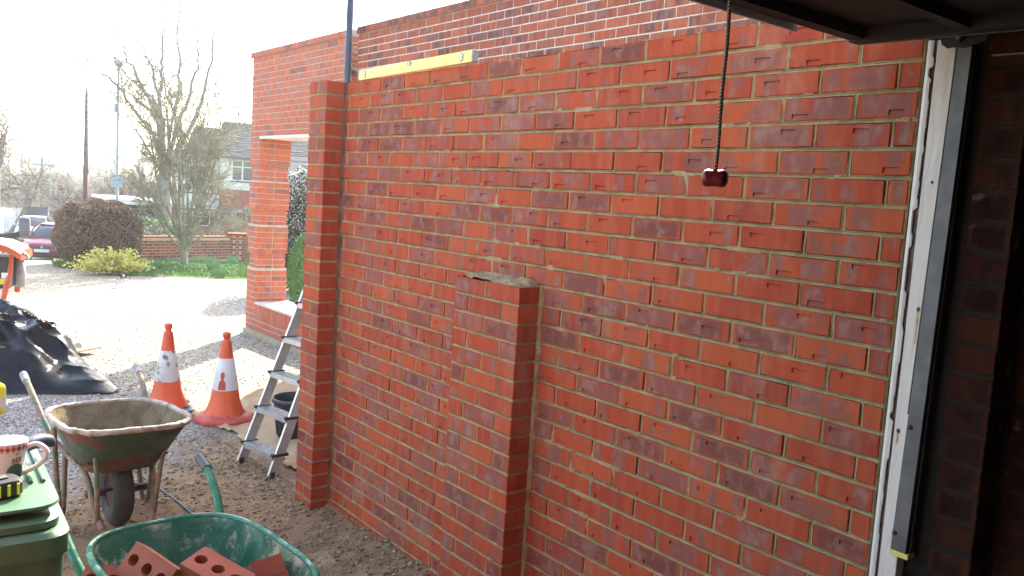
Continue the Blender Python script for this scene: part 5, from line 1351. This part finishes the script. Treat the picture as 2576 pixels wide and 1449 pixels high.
# ================================================================== house beyond the wall
m_rend = pm('white_render', (.72, .71, .68), (.64, .62, .58), 2, .85, .2, 60); m_blk = pm('black_timber', (.045, .05, .06), (.07, .075, .085), 6, .6, .1)
m_tile = NB('roof_tile'); N = m_tile; p = N.geo(); q = N.mix(N.ss(N.noise(p, 5, 5), .3, .7), (.05, .048, .052), (.105, .10, .10)); q = N.mix(N.ss(N.noise(p, 1.1, 6, .7), .56, .66), q, (.15, .16, .03)); m_tile = N.done(q, .85, N.bump(N.noise(p, 30, 5), .5, .02))
HT = 46.; hcor = ground_at(551, HT); f = Vector((CAM.x-hcor.x, CAM.y-hcor.y, 0)).normalized(); rgt = Vector((-f.y, f.x, 0)); 
if rgt.dot(CR) < 0: rgt = -rgt
hz = math.atan2(rgt.y, rgt.x)+R(-9)
hs = empty('white_house', (hcor.x, hcor.y, 0), hz, 'white rendered house with black timbers and mossy tiled roof beyond the wall', 'house')
zt = lambda y, t=HT, x=551: CAM.z+t*(CF.z+((x-1288)/2137.4)*CR.z+((724.5-y)/2137.4)*CU.z)
zb, z1, ze, zr_ = -2.6, zt(475), zt(388), zt(306, 49)
W_, D_ = 9., 6.4
MB().box(0, W_, 0.06, D_, zb, z1-.9).build('ground_floor', m_old, hs)
bw = MB().box(0, W_, .05, D_, z1-.9, z1).build('brick_band', m_old, hs)
MB().box(-.02, W_, 0, D_, z1, ze).build('upper_wall', m_rend, hs)
MB().prism([(-.018, 0, ze), (-.018, D_, ze), (-.018, D_/2, zr_-.1)], (W_, 0, 0)).build('gable', m_rend, hs)
for i in range(7): 
    y = .1+i*(D_-.2)/6; hh = ze+(zr_-.25-ze)*(1-abs(y-D_/2)/(D_/2)); MB().box(-.05, -.021, y-.07, y+.07, z1, hh).build('timber', m_blk, hs)
MB().box(-.055, -.022, 0, D_, ze-.1, ze+.08).build('timber', m_blk, hs); MB().box(-.055, -.022, 0, D_, z1-.08, z1+.1).build('timber', m_blk, hs)
MB().box(-.06, W_, -.5, .045, z1-1.35, z1-1.0).build('canopy', m_blk, hs)
def window(x0, x1, z0, z1_, par, yf=-.01, cols=2, axis='x'):
    fr = MB(); w_ = .055
    def bx(a, b, c, d, t=0): fr.box(a, b, yf-.03-t, yf+.02, c, d)
    bx(x0, x1, z0, z0+w_); bx(x0, x1, z1_-w_, z1_); bx(x0, x0+w_, z0+w_, z1_-w_); bx(x1-w_, x1, z0+w_, z1_-w_)
    zt_ = z1_-(z1_-z0)*.33; bx(x0+w_, x1-w_, zt_-.03, zt_+.03, .003)
    for i in range(1, cols): x = lerp(x0, x1, i/cols); bx(x-.04, x+.04, z0+w_, zt_-.031, .003); bx(x-.04, x+.04, zt_+.031, z1_-w_, .003)
    if axis == 'y': fr.xform(Matrix.Rotation(-math.pi/2, 4, 'Z'))
    o = fr.build('window', m_white, par)
    for i in range(cols):
        for (c, d) in ((z0+w_, zt_-.03), (zt_+.03, z1_-w_)):
            g = MB().box(lerp(x0, x1, i/cols)+.04, lerp(x0, x1, (i+1)/cols)-.04, yf-.004, yf-.001, c, d)
            if axis == 'y': g.xform(Matrix.Rotation(-math.pi/2, 4, 'Z'))
            g.build('pane', m_glass, o)
    s_ = MB().box(x0-.06, x1+.06, yf-.09, yf+.02, z0-.07, z0-.005)
    if axis == 'y': s_.xform(Matrix.Rotation(-math.pi/2, 4, 'Z'))
    s_.build('sill', m_blk, o)
window(.62, 1.75, zt(452), zt(400), hs, -.012, 2); window(4.6, 6.2, zt(452), zt(400), hs, -.012, 3)
window(-4.4, -3.2, zt(450), zt(400), hs, -.03, 2, 'y')
def tiles(name, P0, U, Vv, nrm, nu, nv, par):   # P0 eaves corner, U along, Vv up the slope
    mb = MB(); 
    for j in range(nv):
        for i in range(nu):
            s0 = P0+U*((i+(.5 if j % 2 else 0))/nu)+Vv*(j/nv); j2 = nrm*(.03+jit(.008)); a = s0+j2; b = a+U*(.93/nu); c_ = Vv*(1.15/nv)
            lo_ = nrm*-.03; mb.v += [tuple(x) for x in (a, b, b+c_+lo_, a+c_+lo_, a-nrm*.03, b-nrm*.03)]; k = len(mb.v)-6
            mb.f += [[k, k+1, k+2, k+3], [k+4, k+5, k+1, k], [k+4, k, k+3], [k+1, k+5, k+2]]
    return tag(mb.build(name, m_tile, par), kind='stuff')
sl1 = Vector((0, D_/2+.25, zr_-ze+.12)); n1_ = Vector((1, 0, 0)).cross(sl1).normalized()
rf = MB().prism([(-.3, -.3, ze-.14), (-.3, D_/2, zr_-.02), (-.3, D_+.3, ze-.14)], (W_+.4, 0, 0)).build('roof', m_tile, hs)
tiles('roof_tiles', Vector((-.35, -.33, ze-.12)), Vector((W_+.5, 0, 0)), Vector((0, D_/2+.33, zr_-ze+.12)), n1_, 42, 20, rf)
MB().box(-.3, W_, -.42, -.31, ze-.2, ze-.08).build('gutter', m_blk, rf)
for s_ in (0, 1):
    y0 = -.3 if s_ == 0 else D_+.3; MB().prism([(-.36, y0, ze-.28), (-.36, y0, ze-.06), (-.36, D_/2, zr_+.1), (-.36, D_/2, zr_-.14)], (.05, 0, 0)).build('barge_board', m_blk, rf)
MB().box(3.2, 4.2, D_/2-.4, D_/2+.4, zr_-.5, zr_+1.1, .02).box(3.12, 4.28, D_/2-.48, D_/2+.48, zr_+.85, zr_+.95).build('chimney', m_old, rf)
MB().prism([(2.1, -1.6, ze-.75), (2.1, -.05, ze+.1), (2.1, -.05, ze-.75)], (5, 0, 0)).build('porch_roof', m_tile, hs)
# left wing
wg = bpy.data.objects.new('side_wing', None); col.objects.link(wg); wg.parent = hs
zw, zw2 = zt(392, 50, 480), zt(322, 52, 480)
MB().box(-2.9, -.1, 2.2, 8, zb, zt(520, 50, 480)).build('ground_floor', m_old, wg); MB().box(-2.9, -.1, 2.15, 8, zt(520, 50, 480), zw).build('upper_wall', m_rend, wg)
MB().prism([(-2.3, 1.8, zw-.1), (-2.3, 5.1, zw2), (-2.3, 8.4, zw-.1)], (2.1, 0, 0)).build('roof', m_tile, wg)
for x in np.linspace(-2.8, -.3, 7): MB().box(x-.06, x+.06, 2.12, 2.148, zt(480, 50, 480), zw-.1).build('timber', m_blk, wg)
MB().box(-2.9, -.1, 2.115, 2.147, zt(484, 50, 480), zt(480, 50, 480)-.02).build('timber', m_blk, wg)
window(-2.0, -1.0, zt(460, 50, 480), zt(415, 50, 480), wg, 2.13, 2); window(-2.7, -.8, zt(562, 50, 480), zt(528, 50, 480), wg, 2.18, 4)
# white flat garage roof and tiled roof behind
gg = ground_at(300, 31); e = empty('flat_garage', gg, R(-12), 'low garage with pale flat roof behind the hedge and wall', 'garage')
ztop = CAM.z+31*(CF.z+((315-1288)/2137.4)*CR.z+((724.5-500)/2137.4)*CU.z)-gg.z
MB().box(-.7, 1.6, 0, 4, -.2, ztop-.2).build('wall', m_dgreen, e); MB().box(-.9, 1.8, -.25, 4.3, ztop-.2, ztop, .01).build('roof', m_rend, e)
gg = ground_at(365, 60); e = empty('far_house', gg, R(-15), 'distant house showing only a grey tiled roof behind the pollarded tree', 'house')
MB().box(-.5, 2, 0, 6, -1, 2.2).build('wall', m_rend, e); MB().prism([(-.8, -.4, 2.1), (-.8, 3, 4.0), (-.8, 6.4, 2.1)], (3.0, 0, 0)).build('roof', m_tile, e)

# ================================================================== road, kerbs, posts
m_road = pm('asphalt', (.075, .075, .078), (.055, .055, .058), 4, .75, .4, 60, .006, obj=False, dirt=(.10, .10, .10), dirt_scale=3)
ROADX = lambda t: (-60 if t < 30 else lerp(-60, 30, (t-30)/70) if t < 100 else lerp(30, 88, min(1, (t-100)/160)))
def strip(name, xa, xb, ts, dz, mat, label=None, thick=0):
    V = []
    for t in ts:
        for x in (xa(t), lerp(xa(t), xb(t), .5), xb(t)): p = ground_at(x, t); V.append((p.x, p.y, p.z+dz))
    n = 3; F = [[i*n+j, i*n+j+1, (i+1)*n+j+1, (i+1)*n+j] for i in range(len(ts)-1) for j in range(n-1)]
    o = tag(link(name, np_mesh(name, V, F, mat, smooth=True)), kind='structure')
    if thick: m = o.modifiers.new('t', 'SOLIDIFY'); m.thickness = thick; m.offset = -1
    return o
ts = list(np.geomspace(21.5, 330, 60))
half = lambda t, w_: w_*2137/t
LC = lambda t: 60+30*min(1, (t-21)/200)      # column of the road's middle
strip('road', lambda t: LC(t)-half(t, 5.2), lambda t: LC(t)+half(t, 3.6), ts, .03, m_road)
strip('pavement', lambda t: LC(t)+half(t, 3.6), lambda t: LC(t)+half(t, 5.0), ts, .13, m_conc, thick=.3)
strip('pavement_far', lambda t: LC(t)-half(t, 6.8), lambda t: LC(t)-half(t, 5.2), ts, .13, m_conc, thick=.3).name = 'pavement'
mb = MB()
V = []
for k in range(14):
    t0_ = 40+k*9; p, q = ground_at(LC(t0_), t0_), ground_at(LC(t0_+4), t0_+4); d = (q-p).normalized(); s_ = Vector((-d.y, d.x, 0))*.06
    mb.add([p+s_+Vector((0, 0, .045)), p-s_+Vector((0, 0, .045)), q-s_+Vector((0, 0, .045)), q+s_+Vector((0, 0, .045))], [(0, 1, 2, 3)])
tag(mb.build('road_markings', m_white, None), kind='structure')
def ztop_at(x, y, t): return at(x, y, t).z
# telegraph pole
b = ground_at(215, 35); h = ztop_at(216, 222, 35)-b.z
tpz = empty('telegraph_pole', b, 0, 'tall dark red-brown wooden telegraph pole behind the brown hedge', 'telegraph pole')
MB().tube([(0, 0, -.3), (0, 0, h*.5)], [.115, .095], 12).build('pole', pm('creosoted_red_wood', (.12, .035, .028), (.09, .03, .025), 5, .85, .3), tpz, smooth=True)
MB().tube([(0, 0, h*.5), (0, 0, h*.96), (0, 0, h)], [.095, .06, .02], 12).build('pole_top', pm('weathered_pole', (.16, .14, .14), (.11, .09, .09), 5, .85, .3), tpz, smooth=True)
MB().box(-.045, .045, -.075, -.058, h*.86, h*.96, .004).build('bracket', m_galv, tpz)
# lamp post
b = ground_at(294, 30); h = ztop_at(296, 165, 30)-b.z; m_lp = pm('pale_green_paint', (.30, .36, .33), (.24, .3, .27), 8, .5)
lp = empty('lamp_post', b, 0, 'tall pale green street lamp post with square sign plate', 'lamp post')
MB().tube([(0, 0, -.2), (0, 0, 1.4), (0, 0, 1.45), (0, 0, h-.1)], [.09, .085, .055, .04], 12).build('column', m_lp, lp, smooth=True)
MB().lathe([(.03, h-.15), (.12, h-.02), (.15, h), (.13, h+.06), (.05, h+.12), (0, h+.13)], 16).build('lamp_head', m_lp, lp, smooth=True)
zs = ztop_at(294, 455, 30)-b.z; fz = math.atan2(rgt.y, rgt.x)
MB().box(-.19, .19, -.11, -.095, zs-.22, zs+.22, .004).xform(Matrix.Rotation(fz, 4, 'Z')).build('sign_plate', pm('grey_sign_back', (.33, .37, .40), (.28, .31, .33), 8, .5), lp)
zs = ztop_at(294, 275, 30)-b.z; MB().box(-.13, -.03, -.05, .03, zs-.13, zs+.16, .006).xform(Matrix.Rotation(fz, 4, 'Z')).build('small_box', m_lp, lp)
for (x, y0, t, nm, lb) in ((105, 395, 75, 'telegraph_pole', 'far thin dark telegraph pole above the parked cars'),):
    b = ground_at(x, t); h = ztop_at(x, y0, t)-b.z; e = empty(nm, b, 0, lb, 'telegraph pole'); MB().tube([(0, 0, -.3), (0, 0, h)], [.14, .10], 10).build('pole', m_bk3, e, smooth=True)
b = ground_at(127, 52); h = ztop_at(127, 416, 52)-b.z; e = empty('lamp_post', b, fz, 'far slender lamp post with a horizontal arm beside the road', 'lamp post')
MB().tube([(0, 0, -.2), (0, 0, h)], [.05, .04], 8).build('column', m_lp, e); MB().box(-1.0, .25, -.05, .05, h-.06, h+.08, .01).build('arm', m_lp, e)
b = ground_at(5, 60); e = empty('white_fence', b, fz, 'white boarded fence along the left side of the road', 'fence')
for i in range(16): MB().box(-1.8+i*.26, -1.8+i*.26+.245, 0, .03, -.2, 1.75+.02*math.sin(i*3)).build('board', m_rend, e)
MB().box(-1.8, 2.36, .031, .07, .4, .48).box(-1.8, 2.36, .031, .07, 1.3, 1.38).build('rail', m_rend, e)
b = ground_at(68, 66); e = empty('verge_post', b, 0, 'short dark wooden post on the grass verge', 'post'); MB().tube([(0, 0, 0), (0, 0, .9)], .08, 8).build('post', m_bk3, e)

# ================================================================== vehicles
m_chr = pm('chrome', (.6, .6, .62), (.5, .5, .52), 10, .2, 0, metal=.9); m_lens = NB('headlight_glass').done((.75, .77, .8), .12); m_rlens = NB('tail_light').done((.35, .01, .01), .2)
m_ypl = pm('yellow_plate', (.75, .55, .05), (.7, .5, .05), 8, .5); m_wpl = pm('white_plate', (.75, .75, .72), (.7, .7, .68), 8, .5); m_blkp = pm('black_trim', (.02, .02, .022), (.03, .03, .03), 8, .5)
def car_paint(n, c): return pm(n, c, tuple(x*.93 for x in c), 3, .22, 0, spec=.6)
def car(loc, rz, label, paint_, L=3.9, W=1.7, H=1.45, van=False, hatch=False, grp=None, rear_plate=m_ypl, name='parked_car'):
    e = empty(name, loc, rz, label, 'van' if van else 'car', grp)      # front faces -y
    zb_ = .22; bel = .92 if not van else 1.15; hb = bel+.02
    yf, yr = -L/2, L/2; sec = []
    def ring(y, w, zt_, zb2, crown=.02):
        return [(-w*.86, y, zb2), (-w*.98, y, zb2+.12), (-w, y, .5*(zb2+zt_)), (-w*.97, y, zt_-.08), (-w*.88, y, zt_), (-w*.4, y, zt_+crown), (w*.4, y, zt_+crown), (w*.88, y, zt_), (w*.97, y, zt_-.08), (w, y, .5*(zb2+zt_)), (w*.98, y, zb2+.12), (w*.86, y, zb2)]
    hw_ = W/2; hood = .25 if not van else .13
    st_ = [(0, .80, .62, .35), (.015, .90, .70, .26), (.05, .96, .76, .22), (hood*.6, .99, .86, zb_), (hood, 1, bel-.02, zb_), (.5, 1, bel, zb_), (.8, 1, bel+.03, zb_), (.95, .97, bel+.02, zb_), (.985, .93, bel-.02, .27), (1, .86, bel-.1, .34)]
    for (u, kw, zt_, zz) in st_: sec.append(ring(yf+u*L, hw_*kw, zt_, zz))
    mb = MB(); loft(mb, sec); mb.build('body', paint_, e, auto=35)
    c0, c1, c2, c3 = (hood-.02, hood+.17, .84, .97) if not van else (hood-.03, hood+.11, .985, .99)
    def cab(u, w, z): y = yf+u*L; return [(-w, y, bel-.02), (-w*.98, y, lerp(bel, z, .5)), (-w*.88, y, z-.06), (-w*.78, y, z), (w*.78, y, z), (w*.88, y, z-.06), (w*.98, y, lerp(bel, z, .5)), (w, y, bel-.02)]
    k = hw_*.92; mb = MB(); loft(mb, [cab(c0, k*.92, bel+.01), cab((c0+c1)/2, k*.97, (bel+H)/2+.02), cab(c1, k*.90, H-.03), cab(.55, k*.92, H), cab(c2, k*.9, H-.04), cab((c2+c3)/2, k*.93, (bel+H)/2), cab(c3, k*.93, bel+.02)]); mb.build('windows', m_glass, e, auto=40)
    r0, r1 = yf+c1*L, yf+c2*L; mb = MB(); loft(mb, [[(-k*.72, y, z), (-k*.70, y, z+.012), (k*.70, y, z+.012), (k*.72, y, z)] for y, z in ((r0-.03, H-.035), (r0+.1, H-.012), ((r0+r1)/2, H+.006), (r1, H-.03))]); mb.build('roof', paint_, e, auto=40)
    for s_ in (-1, 1):
        for (ua, ub) in ((c0+.01, c1), (c3-.005, c2), (.55, .55)):
            mb = MB().tube([(s_*k*.97, yf+ua*L, bel-.01), (s_*k*.89, yf+(ua*.4+ub*.6)*L, lerp(bel, H, .68)), (s_*k*.80, yf+ub*L, H-.03)], .035, 6); mb.build('pillar', paint_ if ua != .55 else m_blkp, e)
        if van: MB().box(*sorted((s_*k*.80, s_*k*1.0)), yf+(c1+.12)*L, yf+c2*L, bel, H-.08).build('side_panel', paint_, e)
        m_ = MB().box(*sorted((s_*(hw_+.01), s_*(hw_+.17))), yf+(c0+.06)*L-.05, yf+(c0+.06)*L+.04, bel+.02, bel+.15, .02).build('mirror', paint_, e)
        MB().box(*sorted((s_*hw_*.55, s_*hw_*.86)), yf-.01, yf+.08, .60, .74, .02).build('headlight', m_lens, e)
        MB().box(*sorted((s_*hw_*.66, s_*hw_*.88)), yr-.05, yr+.012, .68, .95, .02).build('tail_light', m_rlens, e)
        for u in (.19, .80):
            w_ = bpy.data.objects.new('wheel', None); col.objects.link(w_); w_.parent = e; w_.location = (s_*(hw_-.10), yf+u*L, .31)
            rot = Matrix.Rotation(math.pi/2, 4, 'Y')
            MB().lathe([(.19, -.105), (.29, -.105), (.31, -.07), (.31, .07), (.29, .105), (.19, .105)], 20).xform(rot).build('tyre', m_tyre, w_, auto=40)
            MB().lathe([(0, -.09), (.10, -.085), (.19, -.1), (.19, .1), (.10, .085), (0, .09)], 10).xform(rot).build('rim', m_chr, w_)
    MB().box(-hw_*.42, hw_*.42, yf-.012, yf+.05, .58, .68, .01).build('grille', m_blkp, e); MB().box(-hw_*.62, hw_*.62, yf+.0, yf+.06, .30, .42, .01).build('lower_grille', m_blkp, e)
    MB().tube([(0, yf-.016, .635), (0, yf+.02, .635)], .05, 14).build('badge', m_chr, e)
    MB().box(-.26, .26, yf-.022, yf-.008, .45, .56).build('number_plate', m_wpl, e); MB().box(-.26, .26, yr+.003, yr+.015, .58, .69).build('number_plate', rear_plate, e)
    if hatch:
        mb = MB(); P = [(-k*.78, 0, 0), (k*.78, 0, 0), (k*.72, .62, .42), (-k*.72, .62, .42)]
        o = bpy.data.objects.new('tailgate', None); col.objects.link(o); o.parent = e; o.location = (0, yf+c2*L, H+.02); 
        fr = MB().tube(P+P[:1], .045, 6); fr.build('tailgate_frame', m_blkp, o); MB().add([(x*.94, y, z+.004) for x, y, z in P], [(0, 1, 2, 3)]).build('tailgate_glass', m_glass, o)
    return e
def face(x, t, extra=0): p = ground_at(x, t); return p+Vector((0, 0, .04)), math.atan2(-(p.x-CAM.x), p.y-CAM.y)+extra    # front towards us
m_wc, m_redc, m_bluec, m_silver = car_paint('white_car', (.62, .64, .66)), car_paint('dark_red_car', (.22, .012, .02)), car_paint('navy_car', (.02, .03, .08)), car_paint('silver_car', (.45, .46, .48))
G = 'cars parked along the road'
def put(x, t, label, p, flip=False, ex=0, **k):
    loc, a = face(x, t, ex); return car(loc, a+(math.pi if flip else 0), label, p, grp=G, **k)
put(86, 50, 'white hatchback facing us with its tailgate open', m_wc, ex=-.10, hatch=True)
put(146, 34, 'dark red car half hidden behind the brown hedge', m_redc, ex=-.28)
put(131, 122, 'small navy car seen from behind beyond the white hatchback', m_bluec, flip=True, ex=.05)
put(98, 128, 'white van parked behind the white hatchback', m_wc, van=True, L=4.8, H=2.0, W=1.9)
put(73, 100, 'white estate car nearest the white fence', m_wc, ex=.05)
put(140, 190, 'silver car furthest down the road on the right', m_silver); put(124, 200, 'dark car left of the furthest silver car', m_bluec); put(155, 130, 'pale car at the right kerb beyond the brown hedge', m_silver, flip=True)
# white van at the left edge: only its nose corner and mirror reach into view
b, a_ = face(-160, 14.6, R(-4)); vn = car(b, a_, 'white van parked on the drive at the left edge with grey mirror', car_paint('white_van', (.72, .72, .72)), van=True, L=4.9, W=1.95, H=2.0, name='white_van')
mp = at(62, 571, 12.4); e2 = MB().box(-.075, .075, -.05, .05, -.14, .14, .03); o = e2.build('wing_mirror', pm('grey_mirror_plastic', (.09, .10, .12), (.12, .13, .15), 8, .5), None, auto=40)
o2 = MB().tube([(0, 0, -.08), (-.12, 0, -.13), (-.32, .02, -.15)], [.05, .045, .04], 8).build('mirror_arm', m_blkp, None, smooth=True)
bpy.context.view_layer.update(); inv = vn.matrix_world.inverted()
for q in (o, o2): q.parent = vn; q.matrix_local = inv @ (Matrix.Translation(mp) @ Matrix.Rotation(fz, 4, 'Z'))
# orange mixer in front of it
mx = ground_at(8, 9.2); cm = empty('cement_mixer', mx, fz, 'orange and black site machine with chrome handle beside the tarpaulin', 'machine')
def L9(x, y, dy=0): p = at(x, y, 9.2); q = p-mx; return Vector((q.dot(Vector((math.cos(fz), math.sin(fz), 0))), dy, q.z))
m_omx = pm('orange_machine_paint', (.62, .095, .02), (.5, .07, .02), 6, .45, .08, dirt=(.3, .18, .1), dirt_scale=14)
a, b_, c_ = L9(-60, 612), L9(28, 616), L9(60, 636)
sec = [[Vector((p.x, y, p.z+up)) for y, up in ((-.30, -.07), (-.30, 0), (-.15, .035), (.15, .035), (.30, 0), (.30, -.07))] for p in (a, L9(-10, 608), L9(10, 611), b_, L9(45, 625), c_)]
mb = MB(); loft(mb, sec); mb.build('hood', m_omx, cm, auto=40)
MB().tube([L9(54, 628, -.2), L9(64, 638, -.2), L9(76, 650, -.2)], .019, 12).build('handle_tube', m_chr, cm, smooth=True)
q0, q1 = L9(-50, 720), L9(30, 645); MB().box(q0.x, q1.x, -.22, .22, q0.z, q1.z, .02).build('engine_box', m_blkp, cm)
q0, q1 = L9(10, 697), L9(26, 684); MB().box(q0.x, q1.x, -.226, -.2205, q0.z, q1.z).build('white_sticker', m_wpl, cm)
q0, q1 = L9(5, 712), L9(25, 699); MB().box(q0.x, q1.x, -.226, -.2205, q0.z, q1.z).build('yellow_sticker', m_ypl, cm)
MB().tube([L9(31, 640, -.18), L9(27, 690, -.2), L9(12, 760, -.26)], .03, 8).build('leg', m_omx, cm); MB().tube([L9(31, 640, .18), L9(27, 690, .2), L9(22, 745, .26)], .03, 8).build('leg', m_omx, cm)
MB().tube([L9(36, 650, .1), L9(38, 700, .1), L9(36, 728, .1)], [.05, .06, .05], 12).build('silencer', pm('grey_paint', (.4, .4, .4), (.3, .3, .3), 8), cm, smooth=True)
w_ = bpy.data.objects.new('wheel', None); col.objects.link(w_); w_.parent = cm; w_.location = (L9(28, 700).x, .3, .2)
MB().lathe([(.10, -.05), (.19, -.045), (.20, -.02), (.20, .02), (.19, .045), (.10, .05)], 24).xform(Matrix.Rotation(math.pi/2, 4, 'X')).build('tyre', m_tyre, w_, auto=40)
MB().lathe([(0, -.03), (.10, -.045), (.10, .045), (0, .03)], 12).xform(Matrix.Rotation(math.pi/2, 4, 'X')).build('rim', m_omx, w_)

# ================================================================== added haze volume, stands in for veiling lens glare over the street
if HAZE:
    hb_ = MB().box(-420, 420, -60, 620, -12, 16); hm = bpy.data.materials.new('haze'); hm.use_nodes = True; t_ = hm.node_tree; t_.nodes.remove(t_.nodes['Principled BSDF'])
    v_ = t_.nodes.new('ShaderNodeVolumePrincipled'); v_.inputs['Color'].default_value = (.95, .96, 1, 1); v_.inputs['Density'].default_value = HAZE; v_.inputs['Anisotropy'].default_value = .3
    t_.links.new(v_.outputs[0], t_.nodes['Material Output'].inputs['Volume'])
    tag(hb_.build('haze', hm, None), 'added haze volume imitating lens glare over the far street', kind='stuff')
